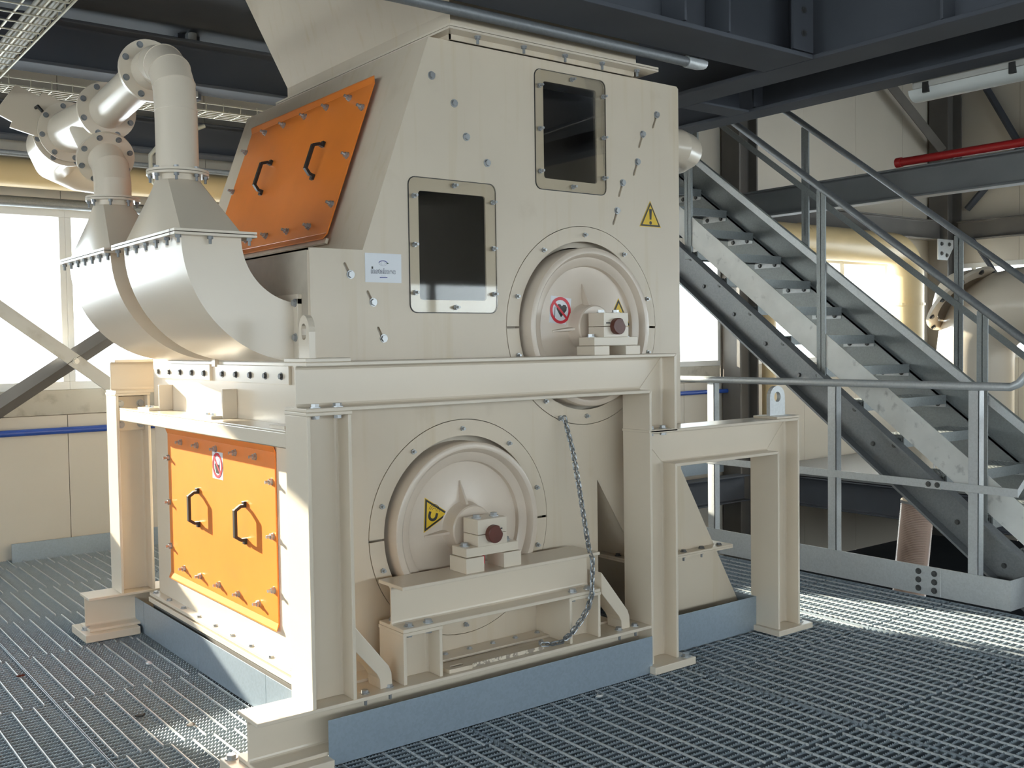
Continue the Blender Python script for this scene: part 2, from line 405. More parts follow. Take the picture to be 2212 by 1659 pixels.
# ------------------------------------------------------------------ steelwork of the building
def beam_thing(mb, name, mt, label, stiff=(), **k):
    o = mb.build(name, mt, bev=.004, label=label, cat='beam', **k); o['kind'] = 'thing'; return o
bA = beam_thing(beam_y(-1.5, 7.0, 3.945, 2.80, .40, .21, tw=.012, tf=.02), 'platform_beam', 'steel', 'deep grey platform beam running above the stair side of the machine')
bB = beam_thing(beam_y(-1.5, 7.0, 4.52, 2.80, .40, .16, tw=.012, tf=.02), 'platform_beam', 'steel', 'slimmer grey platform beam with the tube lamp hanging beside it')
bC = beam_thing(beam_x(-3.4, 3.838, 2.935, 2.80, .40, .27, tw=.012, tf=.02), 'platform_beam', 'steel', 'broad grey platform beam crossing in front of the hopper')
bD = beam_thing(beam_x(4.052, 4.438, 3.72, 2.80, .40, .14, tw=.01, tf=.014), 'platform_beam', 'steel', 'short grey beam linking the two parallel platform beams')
for x in (3.02, 3.28): MB().box(x, x + .012, 2.80, 2.925, 2.625, 2.98).build('stiffener', 'steel', bC)
MB().box(3.70, 3.838, 2.80, 2.812, 2.625, 2.98).build('end_plate', 'steel', bC)
for i in range(3): bolt(bC, (3.77, 2.80, 2.70 + i * .1), (0, -1, 0), BOLTD, .9)
for yy in (3.02, 2.2, 4.4): MB().box(3.85, 3.945, yy, yy + .012, 2.625, 2.98).build('stiffener', 'steel', bA)
for yy in (3.62, 2.1): MB().box(4.44, 4.52, yy, yy + .012, 2.625, 2.98).build('stiffener', 'steel', bB)
# beams behind the machine
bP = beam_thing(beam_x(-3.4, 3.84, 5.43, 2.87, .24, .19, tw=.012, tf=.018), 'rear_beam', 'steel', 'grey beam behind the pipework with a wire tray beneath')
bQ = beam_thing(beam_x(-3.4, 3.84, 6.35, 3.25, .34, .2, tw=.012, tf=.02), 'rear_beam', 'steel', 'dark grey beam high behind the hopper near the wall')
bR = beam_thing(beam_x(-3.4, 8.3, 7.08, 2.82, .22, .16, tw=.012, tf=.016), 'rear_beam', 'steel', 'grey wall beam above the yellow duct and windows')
hg = MB().box(1.98, 2.02, 5.5, 5.62, 2.72, 3.06).box(2.07, 2.10, 5.5, 5.62, 2.72, 3.06)
hg.build('hanger_channel', 'steel', label='upright dark steel hanger channel beside a conduit behind the pipe elbow', cat='hanger')
MB().cyl((2.045, 5.46, 2.72), (2.045, 5.46, 3.06), .022, n=12).build('conduit', 'lampbody', smooth=40, label='grey upright conduit clipped to the hanger channel', cat='conduit')
MB().tube([(2.30, 6.82, 2.42), (2.25, 6.82, 2.48), (2.25, 6.82, 2.64), (2.33, 6.80, 2.74), (2.6, 6.76, 2.86)], .014, 8).build('cable', 'cable', smooth=50, label='bent pale cable hanging under the wall beam', cat='cable')
# steel columns on the back wall
c1 = post_z(-1.2, 5.5, 8.52, 7.14, .30, .24, tw=.016, tf=.024).build('wall_column', 'steel_brown', bev=.004, label='dark steel column standing between two windows', cat='column'); c1['kind'] = 'thing'
c2 = post_z(-1.2, 5.5, 12.52, 7.12, .34, .26, tw=.016, tf=.024).build('wall_column', 'steel_brown', bev=.004, label='dark steel column in the corner where two window walls meet', cat='column'); c2['kind'] = 'thing'
MB().cyl((8.79, 6.98, -1.2), (8.79, 6.98, 2.22), .075, n=20).build('down_pipe', 'duct', smooth=40, label='cream standing pipe beside the wall column', cat='pipe')
beam_thing(beam_y(2.0, 7.1, 6.5, 2.43, .21, .12, tw=.01, tf=.014), 'cross_beam', 'steel_mid', 'grey beam carrying the red pipe beyond the stair')
MB().cyl((6.46, 4.01, 2.575), (6.46, 1.8, 2.575), .028, n=14).cyl((6.46, 3.99, 2.575), (6.46, 4.03, 2.575), .034, n=14).build('red_pipe', 'redpipe', smooth=40, label='red painted pipe lying along a grey beam', cat='pipe')
beam_thing(beam_y(-2.0, 7.0, 12.62, 2.72, .24, .14, tw=.01, tf=.014), 'wall_girder', 'steel_brown', 'grey girder bolted along the far window wall')
beam_thing(beam_x(8.95, 12.5, 7.1, 2.72, .24, .14, tw=.01, tf=.014), 'wall_girder', 'steel_brown', 'grey girder above the yellow duct near the corner column')
gp = MB().prism([(0, 0), (.36, 0), (.36, -.1), (.22, -.26), (0, -.26)], (12.1, 6.98, 2.6), X, Z, -.006, .006).build('gusset_plate', 'galv_pale', label='pale bolted gusset plate at the corner column', cat='plate')
for dx, dz in ((.08, -.06), (.08, -.18), (.26, -.06), (.2, -.2)): bolt(gp, (12.1 + dx, 6.974, 2.6 + dz), (0, -1, 0), BOLTD, 1.6)
for n_, (p, q) in enumerate((((12.66, 6.75, 4.65), (12.66, 5.9, 3.1)), ((12.66, 5.6, 4.3), (12.66, 6.9, 3.0)))):
    MB().tube([p, q], .045, 8).build('wall_brace', 'steel', label=['long diagonal brace high on the far window wall', 'crossing diagonal brace high on the far window wall'][n_], cat='brace')
MB().tube([(10.9, 7.05, 4.55), (12.30, 7.05, 3.75)], .07, 4).build('wall_brace', 'steel_brown', label='sloping brace meeting the corner column above the girder', cat='brace')
MB().tube([(12.5, 6.75, 2.6), (12.4, 6.3, 2.0)], .03, 8).build('strut', 'steel', smooth=40, label='short dark strut below the corner gusset plate', cat='strut')
beam_thing(beam_x(5.1, 8.4, 7.0, -.17, .27, .16, tw=.01, tf=.014), 'floor_beam', 'steel', 'grey floor-level beam along the wall beyond the railing')
beam_thing(beam_y(3.0, 6.9, 8.75, -.19, .30, .16, tw=.01, tf=.014), 'floor_beam', 'steel', 'grey floor-level beam seen between the railing posts')
struct(MB().box(8.68, 12.7, 2.0, 7.2, -.03, -.01).build('floor_far', 'galv_dark'))
# flat bar cross bracing in front of the window
br = MB().prism([(-.045, 0), (.045, 0), (.045, 1.55), (-.045, 1.55)], (.85, 7.06, 2.03), V((.61, 0, .79)), V((.79, 0, -.61)), 0, .012).build('flat_brace', 'flash', bev=.002, label='pale flat steel brace crossing over the other brace at the window', cat='brace')
bolt(br, (1.805, 7.05, 1.292), (0, -1, 0), BOLT, 1.3)
MB().tube([(.55, 7.12, .48), (2.75, 7.12, 1.93)], .062, 4).build('angle_brace', 'steel_brown', label='darker grey angle brace rising behind the flat brace', cat='brace')
# services along the back wall
MB().cyl((-.6, 7.2, .832), (8.4, 7.2, .832), .022, n=14).build('blue_pipe', 'blue', smooth=40, label='blue painted pipe running along the wall under the windows', cat='pipe')
MB().cyl((-.6, 7.1, 2.315), (4.2, 7.1, 2.315), .034, n=14).build('wall_conduit', 'galv_dark', smooth=40, label='rough grey conduit pipe above the window frame', cat='pipe')
MB().cyl((-.6, 6.95, 2.475), (5.2, 6.95, 2.475), .092, n=24).build('wall_duct', 'duct', smooth=40, label='yellow duct along the wall behind the pipework', cat='duct')
MB().cyl((-.6, 7.0, 2.60), (5.2, 7.0, 2.60), .018, n=10).build('thin_conduit', 'galv_pale', smooth=40, label='thin pale conduit above the yellow duct', cat='pipe')
wd = MB().tube([(8.72, 6.88, 2.42), (10.9, 6.9, 2.42)] + bend((10.95, 6.9, 2.42), (10.95, 6.9, 2.07), (11.3, 6.9, 2.07))[1:] + [(11.3, 6.9, 1.0)], .185, 28).build('wall_duct', 'duct', smooth=40, label='fat yellow duct turning down beside the window beyond the stair', cat='duct')
MB().ring((9.2, 6.9, 2.42), X, .185, .20, .03, 28).build('clamp', 'duct', wd); MB().ring((11.3, 6.9, 1.75), Z, .185, .20, .03, 28).build('clamp', 'duct', wd)

# big pipe elbow beyond the stair
be = thing('duct_elbow', (9.0, 4.83, 0), 'large cream duct elbow with bolted flanges beyond the stair handrails', 'duct')
ex, ey = 9.0, 4.83
MB().tube([(ex, ey, -.009), (ex, ey, 1.18)] + bend((ex, ey, 1.22), (ex, ey - .42, 1.22), (ex, ey - .42, 1.64), 5)[1:] + [(ex, ey - .75, 1.64)], .33, 32).build('elbow', 'cream_clean', be, smooth=20)
MB().ring((ex, ey - .75, 1.64), -Y, .33, .40, .03, 36).build('flange', 'cream_clean', be)
r_ = MB().ring((ex - .10, ey + .06, 1.70), V((0, .72, .69)), .27, .37, .03, 36).build('flange', 'cream_clean', be)
for i in range(10):
    a = 2 * math.pi * i / 10; q = V((1, 0, 0)) * math.cos(a) + V((0, -.69, .72)) * math.sin(a)
    bolt(r_, V((ex - .10, ey + .06, 1.70)) + q * .345 - V((0, .72, .69)) * .001, V((0, -.72, -.69)), BOLTD, 1.6)
MB().lathe([(.27, 0), (.25, .10), (.13, .20), (0, .22)], (ex - .10, ey + .06, 1.72), (0, .72, .69), 28).build('cover_dome', 'cream_clean', be, smooth=40)
sd = thing('side_duct', (9.66, 4.02, 0), 'cream duct with a flanged joint beside the large elbow', 'duct')
MB().tube([(9.66, 4.02, -.009), (9.66, 4.02, 1.45)], .25, 28).build('pipe', 'duct', sd, smooth=30)
MB().ring((9.66, 4.02, 1.05), Z, .25, .33, .04, 30).build('flange', 'cream_clean', sd)

# clear hose with cream stub below the stair
hs = thing('flexible_hose', (6.9, 4.2, -1), 'translucent ribbed flexible hose hanging from a cream stub below the stair', 'hose')
MB().cyl((6.9, 4.13, .16), (6.9, 4.13, .75), .105, n=24).build('stub', 'cream_clean', hs, smooth=40)
prof = []
for i in range(60): prof += [(.118, -.0125 * i), (.104, -.0125 * i - .006)]
MB().lathe(prof, (6.9, 4.13, .17), (0, -.10, 1), 28).build('hose', 'hose', hs, smooth=60)
MB().ring((6.9, 4.13, .155), Z, .115, .122, .018, 28).build('clamp', 'zinc', hs)

# tube lamp under the platform
lp = thing('tube_lamp', (4.62, 2.4, 2.5), 'long grey tube lamp with clear diffuser slung under the platform beams', 'lamp')
def caps_(w, h, n=8): return [(w * math.cos(math.pi * i / n), -h * math.sin(math.pi * i / n)) for i in range(n + 1)]
MB().prism([(x, z) for x, z in caps_(.065, .05)], (4.70, 0, 2.575), X, Z, -2.83, -1.5).build('diffuser', 'lampshade', lp, smooth=50)
MB().box(4.63, 4.77, 1.52, 2.81, 2.575, 2.62).build('housing', 'lampbody', lp, bev=.012)
for yy in (2.72, 2.3, 1.9): MB().box(4.625, 4.64, yy, yy + .03, 2.55, 2.60).build('clip', 'black', lp)

# conduit below the beam over the hopper
cp = thing('grey_conduit', (2.0, 3.11, 2.58), 'grey conduit pipe with an angled end fitting running above the hopper flange', 'pipe')
MB().cyl((1.2, 3.11, 2.585), (3.40, 3.11, 2.585), .021, n=16).build('pipe', 'galv_dark', cp, smooth=40)
MB().tube([(3.36, 3.11, 2.585), (3.43, 3.11, 2.585), (3.49, 3.13, 2.60)], .026, 12).build('fitting', 'galv_pale', cp, smooth=40)

# wire cable trays
def wire_tray(name, label, x0, x1, y0, y1, z, along_y, zinc='wire', cables=()):
    t = thing(name, ((x0 + x1) / 2, (y0 + y1) / 2, z), label, 'cable tray')
    m_ = MB(); w_ = .0028
    if along_y:
        for i in range(5):
            x = x0 + (x1 - x0) * i / 4; m_.box(x - w_, x + w_, y0, y1, z - w_, z + w_)
        for x in (x0, x1):
            for dz in (.03, .06): m_.box(x - w_, x + w_, y0, y1, z + dz - w_, z + dz + w_)
    else:
        for i in range(5):
            yy = y0 + (y1 - y0) * i / 4; m_.box(x0, x1, yy - w_, yy + w_, z - w_, z + w_)
        for yy in (y0, y1): m_.box(x0, x1, yy - w_, yy + w_, z + .04 - w_, z + .04 + w_)
    m_.build('long_wires', zinc, t)
    hp = MB()
    if along_y: hp.tube([(x0, 0, .065), (x0, 0, .012), (x0 + .012, 0, -.003), (x1 - .012, 0, -.003), (x1, 0, .012), (x1, 0, .065)], w_, 6)
    else: hp.tube([(0, y0, .05), (0, y0, .01), (0, y0 + .01, -.003), (0, y1 - .01, -.003), (0, y1, .01), (0, y1, .05)], w_, 6)
    me = hp.mesh('hoop', zinc); n = int(((y1 - y0) if along_y else (x1 - x0)) / .1)
    for i in range(n): link('hoop', me, t, (0, y0 + .05 + i * .1, z) if along_y else (x0 + .05 + i * .1, 0, z))
    return t
wire_tray('cable_tray', 'wire mesh cable tray carrying a bundle of pale cables overhead', .66, .935, 3.0, 5.2, 2.5, True)
for i in range(6):
    xx = .848 + i * .0145
    MB().tube([(xx, 3.0, 2.515), (xx + .004 * (i % 2), 3.6, 2.517), (xx, 4.2, 2.514), (xx, 5.2, 2.515)], .0075, 8).build('cable', 'cable', smooth=50, label='pale cable lying in the overhead wire tray', cat='cable', group='cables in the overhead tray')
MB().tube([(.74, 3.0, 2.512), (.735, 5.2, 2.512)], .006, 6).build('cable', 'blue', label='thin blue cable lying in the overhead wire tray', cat='cable')
wire_tray('cable_tray', 'narrow wire mesh tray below the beam behind the pipework', .4, 3.6, 5.56, 5.72, 2.68, False)

# ================================================================== the machine
# ---- welded support frame
F0, F1 = 2.97, 3.13
frm = thing('support_frame', (2.3, 3.9, 0), 'cream welded frame of heavy H-beams carrying the magnetic separator', 'frame')
yc = (F0 + F1) / 2
def cb(mb, name, parent=frm, mt='cream_clean', bev=.0025): return mb.build(name, mt, parent, bev=bev)
cb(beam_x(1.26, 2.979, yc, .12), 'base_beam')
cb(post_z(.2, 1.145, 1.53, yc), 'post')
cb(MB().box(1.447, 1.613, F0 - .002, F1 + .002, 1.145, 1.157), 'cap_plate')
# mid beam, mitred to the stub leg at its end
cb(MB().prism(ipts(.16, .16), (0, yc, 1.237), Y, Z, 1.45, lambda u, v: 3.059 + v), 'cross_beam')
cb(MB().prism(ipts(.16, .16), (3.059, yc, 0), Y, X, 1.003, lambda u, v: 1.237 + v, (0, 0, 1)), 'stub_leg')
cb(MB().prism(ipts(.16, .16), (3.059, yc, 0), Y, X, .035, lambda u, v: .923 - v, (0, 0, 1)), 'post')
cb(MB().prism(ipts(.16, .16), (0, yc, .923), Y, Z, lambda u, v: 3.059 - v, lambda u, v: 3.88 + v), 'branch_beam')
cb(MB().prism(ipts(.16, .16), (3.88, yc, 0), Y, X, .03, lambda u, v: .923 + v, (0, 0, 1)), 'post')
cb(MB().box(2.96, 3.20, F0 - .04, F1 + .02, 0.004, .035), 'foot_plate'); cb(MB().box(3.78, 4.03, F0 - .02, F1 + .03, 0.004, .03), 'foot_plate')
cb(MB().box(1.215, 1.50, F0 - .045, F1 + .045, 0.004, .04), 'foot_plate')
cb(MB().box(1.45, 1.613, F0, F1, 1.317, 1.330), 'lug_plate')
lug = MB()
lp_ = [(-.055, 0)] + [(.055 * math.cos(a), .085 + .055 * math.sin(a)) for a in [math.pi * (1 - i / 10) for i in range(11)]] + [(.055, 0)]
def lugat(o, u, name='lifting_lug', t=.02, lab=None):
    p = plate(name, lp_, [circ(0, .088, .024, 20)], o, u, Z, t, 'cream_clean', frm)
    return p
lp_ = [(a * .68, b) for a, b in lp_]
plate('lifting_lug', lp_, [slot(0, .086, math.pi / 2, .02, .034)], (1.505, 3.045, 1.330), -Y, Z, .022, 'cream_clean', frm)
lp_ = [(a / .68, b) for a, b in lp_]
pp = MB().box(3.81, 3.975, F0 + .01, F1 - .01, 1.003, 1.014); cb(pp, 'lug_plate')
lp2 = plate('lifting_lug', lp_, [circ(0, .088, .024, 20)], (3.895, 3.065, 1.012), X, Z, .02, 'galv_pale', frm)
# rear half of the frame
R0, R1 = 4.985, 5.145
yr = (R0 + R1) / 2
cb(beam_x(1.30, 2.979, yr, .12), 'base_beam'); cb(post_z(.2, 1.145, 1.53, yr), 'post'); cb(beam_x(1.45, 3.1, yr, 1.237), 'cross_beam')
cb(MB().box(1.447, 1.613, R0, R1, 1.145, 1.157), 'cap_plate'); cb(MB().box(1.27, 1.52, R0 - .045, R1 + .045, 0.004, .04), 'foot_plate')
cb(post_z(.2, 1.145, 3.03, yr), 'post')
pc = cb(MB().box(1.457, 1.604, R0 + .05, R0 + .06, .975, 1.14), 'joint_plate', mt='cream')
for x in (1.484, 1.578):
    for z in (1.005, 1.105): bolt(pc, (x, R0 + .05, z), (0, -1, 0), BOLT, 1.1)
# shelf channel between the posts
sh = cb(MB().box(1.455, 1.585, 3.14, 4.95, 1.082, 1.09).box(1.455, 1.463, 3.14, 4.95, 1.03, 1.082).box(1.455, 1.585, 3.14, 4.95, 1.03, 1.036), 'shelf_channel')
for yy, s in ((4.60, 1), (3.86, -1)):
    b_ = cb(MB().box(1.525, 1.586, yy - .006, yy + .006, 1.09, 1.205).box(1.48, 1.586, min(yy, yy + .16), max(yy, yy + .16), 1.09, 1.102), 'angle_bracket')
    for q in (.05, .11): bolt(b_, (1.51, yy + q, 1.102), (0, 0, 1), BOLT, .8)
MB().box(1.48, 1.58, 3.2, 3.32, 1.09, 1.10).build('angle_bracket', 'cream_clean', frm)
# gussets on the base beam
def gusset(x):
    q = [(0, .25), (.125, .095), (.142, .075), (.152, .05), (.155, 0), (.108, 0), (.106, .035), (.095, .055), (0, .165)]
    cb(MB().prism(q, (x, 3.09, .2), X, Z, 0, .085), 'gusset_bracket')
gusset(1.611); gusset(2.735)
for x in (1.66, 1.755): 
    bolt(frm, (x, 3.01, .2), (0, 0, 1), BOLT, 1.0); bolt(frm, (x, 3.005, .187), (0, 0, -1), NUTD, .9)
for x in (2.83, 2.92):
    bolt(frm, (x, 3.01, .2), (0, 0, 1), BOLT, 1.0); bolt(frm, (x, 3.005, .187), (0, 0, -1), NUTD, .9)
for x in (1.495, 1.575):
    bolt(frm, (x, 3.0, 1.170), (0, 0, 1), BOLT, 1.15); bolt(frm, (x, 3.0, 1.145), (0, 0, -1), BOLT, 1.1)
for x in (3.01, 3.085):
    bolt(frm, (x, 3.0, 1.003 + .003), (0, 0, 1), BOLT, 1.1); bolt(frm, (x, 3.0, .99), (0, 0, -1), BOLT, 1.1)
for p in ((1.24, 2.96, .04), (1.30, 5.05, .04), (1.245, 3.15, .04), (3.17, 2.96, .035), (3.99, 3.0, .03)): bolt(frm, p, (0, 0, 1), BOLT, 1.3)
cb(MB().box(2.975, 3.143, F0, F1, .993, 1.005), 'joint_plate')

# ---- housing of the separator
hou = thing('separator_housing', (2.4, 4.0, .2), 'cream sheet steel housing of the separator with two inspection windows and orange doors', 'machine')
YB, YE = 3.2, 4.85
outer = [(1.586, .2), (2.894, .2), (2.894, .79), (3.405, .79), (3.405, 2.49), (3.395, 2.5), (2.084, 2.5), (1.792, 1.706), (1.586, 1.706)]
UC, LC = (2.836, 1.437), (2.205, .672)
SL = [(3.267, 2.36), (3.181, 2.266), (3.148, 2.144), (3.059, 2.047), (3.025, 1.926)]
TL = [(1.742, 1.618), (1.831, 1.522), (1.871, 1.393)]
holes = [rrect(2.028, 2.331, 1.534, 1.934, .012), rrect(2.626, 2.912, 2.03, 2.416, .012), circ(*UC, .4125), circ(*LC, .4125)]
holes += [slot(x - .012, z - .030, math.radians(68), .055) for x, z in SL] + [slot(x - .010, z + .014, math.radians(118), .05) for x, z in TL]
fp = plate('front_panel', outer, holes, (0, YB + .008, 0), X, Z, .008, 'cream', hou)
for x, z in SL + TL: bolt(fp, (x, YB, z), (0, -1, 0), BOLT, .95)
for x, z in ((2.095, 2.36), (2.194, 2.271), (2.247, 2.152), (2.343, 2.063)): bolt(fp, (x, YB, z), (0, -1, 0), BOLT, .95)
MB().prism(outer, (0, YE, 0), X, Z, 0, .008).build('back_panel', 'cream', hou)
MB().box(1.586, 1.594, YB + .008, YE - .008, .2, 1.706).build('side_panel', 'cream_clean', hou)
MB().box(1.5855, 1.5862, 3.22, 4.82, 1.31, 1.70).build('dust_shade_film', 'cream_dirty_shade', hou)  # film colour carries both dirt and the shading from the ducts
MB().box(1.586, 1.80, YB + .008, YE - .008, 1.698, 1.706).build('ledge', 'cream', hou)
MB().prism([(1.792, 1.706), (2.084, 2.5), (2.093, 2.5), (1.801, 1.706)], (0, YE - .008, 0), X, Z, 0, YE - YB - .016).build('sloping_panel', 'cream', hou)
MB().box(2.084, 3.405, YB + .008, YE - .008, 2.492, 2.5).build('top_panel', 'cream', hou)
MB().box(3.397, 3.405, YB + .008, YE - .008, .79, 2.492).build('side_panel', 'cream', hou)
MB().box(2.886, 2.894, YB + .008, YE - .008, .2, .79).build('side_panel', 'cream', hou)
MB().prism([(1.60, .21), (2.88, .21), (2.88, .80), (3.39, .80), (3.39, 2.48), (2.10, 2.48), (1.81, 1.69), (1.60, 1.69)], (0, 3.51, 0), X, Z, 0, .01).build('interior_shade_sheet', 'dark', hou)  # added dark sheet, its colour stands for the unlit interior
MB().prism([(0, 0), (.42, .16), (.42, .165), (0, .005)], (2.55, 3.49, 2.17), X, Z, 0, .27).build('baffle', 'dark', hou)
bf = MB().box(1.545, 1.60, YB - .02, YE + .02, .2, .215).box(1.54, 1.60, YB - .02, YE + .02, .172, .194).build('base_flange', 'cream_clean', hou, bev=.002)
for i in range(9): bolt(bf, (1.562, 3.35 + i * .185, .215), (0, 0, 1), BOLT, .85)
# strips bolted under the two ducts
for a, b, n in ((3.36, 4.03, 5), (4.11, 4.80, 5)):
    s_ = MB().box(1.574, 1.586, a, b, 1.232, 1.30).build('bolted_strip', 'cream_clean', hou, bev=.002)
    for i in range(n): bolt(s_, (1.574, a + .06 + i * (b - a - .12) / (n - 1), 1.262), (-1, 0, 0), BOLTD, .85)
for x, z in SL: MB().box(x - .035, x + .02, YB + .010, YB + .014, z - .075, z + .015).build('slot_backing', 'cream_dirty_shade', hou)
for x, z in TL: MB().box(x - .035, x + .02, YB + .010, YB + .014, z - .03, z + .06).build('slot_backing', 'cream_dirty_shade', hou)
MB().box(1.556, 1.58, YB, YE, .0, .172).build('plinth', 'steel_brown', hou)
# inspection windows
for (x0, x1, z0, z1) in ((1.986, 2.378, 1.488, 1.981), (2.583, 2.960, 1.986, 2.459)):
    ga = plate('gasket', rrect(x0 - .003, x1 + .003, z0 - .003, z1 + .003, .03), [rrect(x0, x1, z0, z1, .028)], (0, YB, 0), X, Z, .003, 'black', hou)
    w_ = plate('inspection_window', rrect(x0, x1, z0, z1, .028), [], (0, YB - .0005, 0), X, Z, .006, 'poly', hou)
    w_['label'] = 'clear inspection window plate held by eight bolts'
    xm, dz = (x0 + x1) / 2, (z1 - z0)
    for px, pz in ((xm, z1 - .019), (xm, z0 + .019)): bolt(w_, (px, YB - .0065, pz), (0, -1, 0), WING, 1.0)
    for px in (x0 + .018, x1 - .016):
        for q in (.14, .5, .855): bolt(w_, (px, YB - .0065, z1 - q * dz), (0, -1, 0), WING, 1.0)
# seal rings round the drum openings
for (cx, cz), nm in ((UC, 0), (LC, 1)):
    MB().ring((cx, YB + .055, cz), -Y, .327, .43, .004, 48).build('gap_shade_ring', 'cream_dirty_shade', hou)  # added behind the drum gap, its dull colour gives brown shade
    for a0, a1 in ((-.2, 180.2), (181.5, 358.5)):
        r_ = MB().ring((cx, YB + .006, cz), -Y, .349, .4095, .007, 48, math.radians(a0), math.radians(a1), X).build('seal_ring', 'cream', hou, smooth=30)
        for i in range(10):
            a = 18 + 36 * i
            if a0 < a < a1: bolt(r_, (cx + .376 * math.cos(math.radians(a)), YB - .001, cz + .376 * math.sin(math.radians(a))), (0, -1, 0), STUD, .85)
bfl = MB().box(1.60, 2.894, 3.112, YB, .2005, .210).build('base_flange', 'cream_clean', hou)
for i in range(6): bolt(bfl, (1.98 + i * .11, 3.165, .210), (0, 0, 1), BOLT, .7)
# orange access doors
def door(o, v, W, H, label):
    o, v, u = V(o), V(v).normalized(), -Y; n = u.cross(v)
    P = lambda a, b, c=0.0: o + u * a + v * b + n * c
    d_ = MB().prism([(0, 0), (W, 0), (W, H), (0, H)], o, u, v, .001, .007).build('access_door', 'orange', hou, bev=.0015); d_['label'] = label
    for b0, b1, s in ((H, H + .012, 1), (0, -.012, -1)):
        q = MB(); q.add([P(0, b0, .001), P(W, b0, .001), P(W, b0, .007), P(0, b0, .007), P(-.006, b1 + .012 * s, .015), P(W + .002, b1 + .012 * s, .015), P(W + .002, b1 + .017 * s, .015), P(-.006, b1 + .017 * s, .015)],
                    [(0, 1, 2, 3), (4, 5, 6, 7), (2, 3, 4, 5), (0, 1, 6, 7), (1, 2, 5, 6), (0, 3, 4, 7)])
        q.build('lip', 'orange', d_)
    for a in (.179, .376, .585, .788, .984):
        for b in (H - .028, .043): bolt(d_, P(a, b, .007), n, WING2, 1.05)
    for b in (.525, .322, .12):
        bolt(d_, P(W - .03, b, .007), n, WING2, 1.05); bolt(d_, P(.012, b, .007), n, WING2, 1.05)
    for a in (.375, .875):
        h = MB()
        for s in (1, -1): h.prism([(-.011, -.012), (.011, -.012), (.011, .012), (-.011, .012)], P(a, .34 + s * .072, .007), u, v, 0, .012)
        pts = [(.072, .012), (.072, .024), (.054, .050), (-.054, .050), (-.072, .024), (-.072, .012)]; inn = [(.060, .012), (.060, .02), (.048, .038), (-.048, .038), (-.060, .02), (-.060, .012)]
        vs = [P(a + e, .34 + p, .007 + c) for e in (-.010, .010) for p, c in pts + inn]
        fs = []
        for i in range(5):
            for k0 in (0, 12): fs.append((k0 + i, k0 + i + 1, k0 + 7 + i, k0 + 6 + i))
            fs += [(i, i + 1, 12 + i + 1, 12 + i), (6 + i, 7 + i, 19 + i, 18 + i)]
        h.add(vs, fs).build('handle', 'black', d_, bev=.0015)
    return d_, P, n
d1, P1, n1 = door((1.803, 4.635, 1.79), (.3664, 0, 1), 1.157, .624, 'orange bolted access door on the sloping side')
d2, P2, n2 = door((1.586, 4.66, .345), (0, 0, 1), 1.155, .635, 'orange bolted access door on the lower side')
MB().prism([(0, 0), (1.22, 0), (1.22, .02), (0, .02)], (1.795, 4.69, 1.75), -Y, V((.344, 0, .939)), .001, .012).build('door_ledge', 'cream', hou)

# ---- stickers and warning signs (children of what they are stuck to)
def flat(name, pts, P, n, h, mt, parent, t=.0006):
    q = [P(a, b, h) for a, b in pts]; k = len(q); nn = V(n).normalized()
    return MB().add(q + [p + nn * t for p in q], [tuple(range(k - 1, -1, -1)), tuple(range(k, 2 * k))] + [(i, (i + 1) % k, k + (i + 1) % k, k + i) for i in range(k)]).build(name, mt, parent)
def annulus(name, cx, cy, r0, r1, P, n, h, mt, parent, a0=0, a1=360, k=40, sy=1.0):
    q = MB(); nn = V(n).normalized(); vs = []; fs = []
    full = a1 - a0 >= 360; kk = k if full else k + 1
    for i in range(kk):
        a = math.radians(a0 + (a1 - a0) * i / k)
        for r in (r0, r1): p = P(cx + r * math.cos(a), cy + sy * r * math.sin(a), h); vs += [p, p + nn * .0006]
    for i in range(k):
        j = (i + 1) % kk; fs += [(4 * i + 1, 4 * j + 1, 4 * j + 3, 4 * i + 3), (4 * i + 2, 4 * j + 2, 4 * j + 3, 4 * i + 3), (4 * i, 4 * j, 4 * j + 1, 4 * i + 1)]
    return q.add(vs, fs).build(name, mt, parent)
def rot(pts, a, cx=0, cy=0, s=1.0):
    c, sn = math.cos(a), math.sin(a); return [(cx + s * (x * c - y * sn), cy + s * (x * sn + y * c)) for x, y in pts]
def prohibition(parent, P, n, cx, cy, r, square):
    flat('sticker', rot([(-1, -1), (1, -1), (1, 1), (-1, 1)], square[0], cx, cy, r * square[1]), P, n, 0, 'white', parent)
    annulus('red_ring', cx, cy, r * .78, r, P, n, .0020, 'red', parent)
    flat('red_bar', rot([(-.84, -.09), (.84, -.09), (.84, .09), (-.84, .09)], math.radians(-45), cx, cy, r), P, n, .0021, 'red', parent)
def triangle(parent, P, n, cx, cy, s, a):
    t = [(math.cos(math.radians(90 + 120 * i)), math.sin(math.radians(90 + 120 * i))) for i in range(3)]
    st = flat('warning_sticker', rot(t, a, cx, cy, s), P, n, 0, 'yellow', parent)
    flat('border', rot(t, a, cx, cy, s * .93), P, n, .0007, 'signblack', st); flat('field', rot(t, a, cx, cy, s * .74), P, n, .0014, 'yellow', st)
    return st
def magnet(st, P, n, cx, cy, s, a):
    def Q(x, y, h): 
        p = rot([(x, y)], a, cx, cy, s)[0]; return P(p[0], p[1], h)
    annulus('magnet_mark', 0, -.05, .14, .28, Q, n, .0021, 'signblack', st, 180, 360, 14)
    for x0 in (-.28, .14): flat('magnet_mark', [(x0, -.05), (x0 + .14, -.05), (x0 + .14, .12), (x0, .12)], Q, n, .0021, 'signblack', st)
    for r in (.14, .24, .33): annulus('field_line', 0, .2, r - .02, r, Q, n, .0021, 'signblack', st, 0, 180, 12)
FR = lambda a, b, h=0.0: V((a, YB - .0008 - h, b))
st = triangle(fp, FR, -Y, 3.222, 1.906, .076, 0)
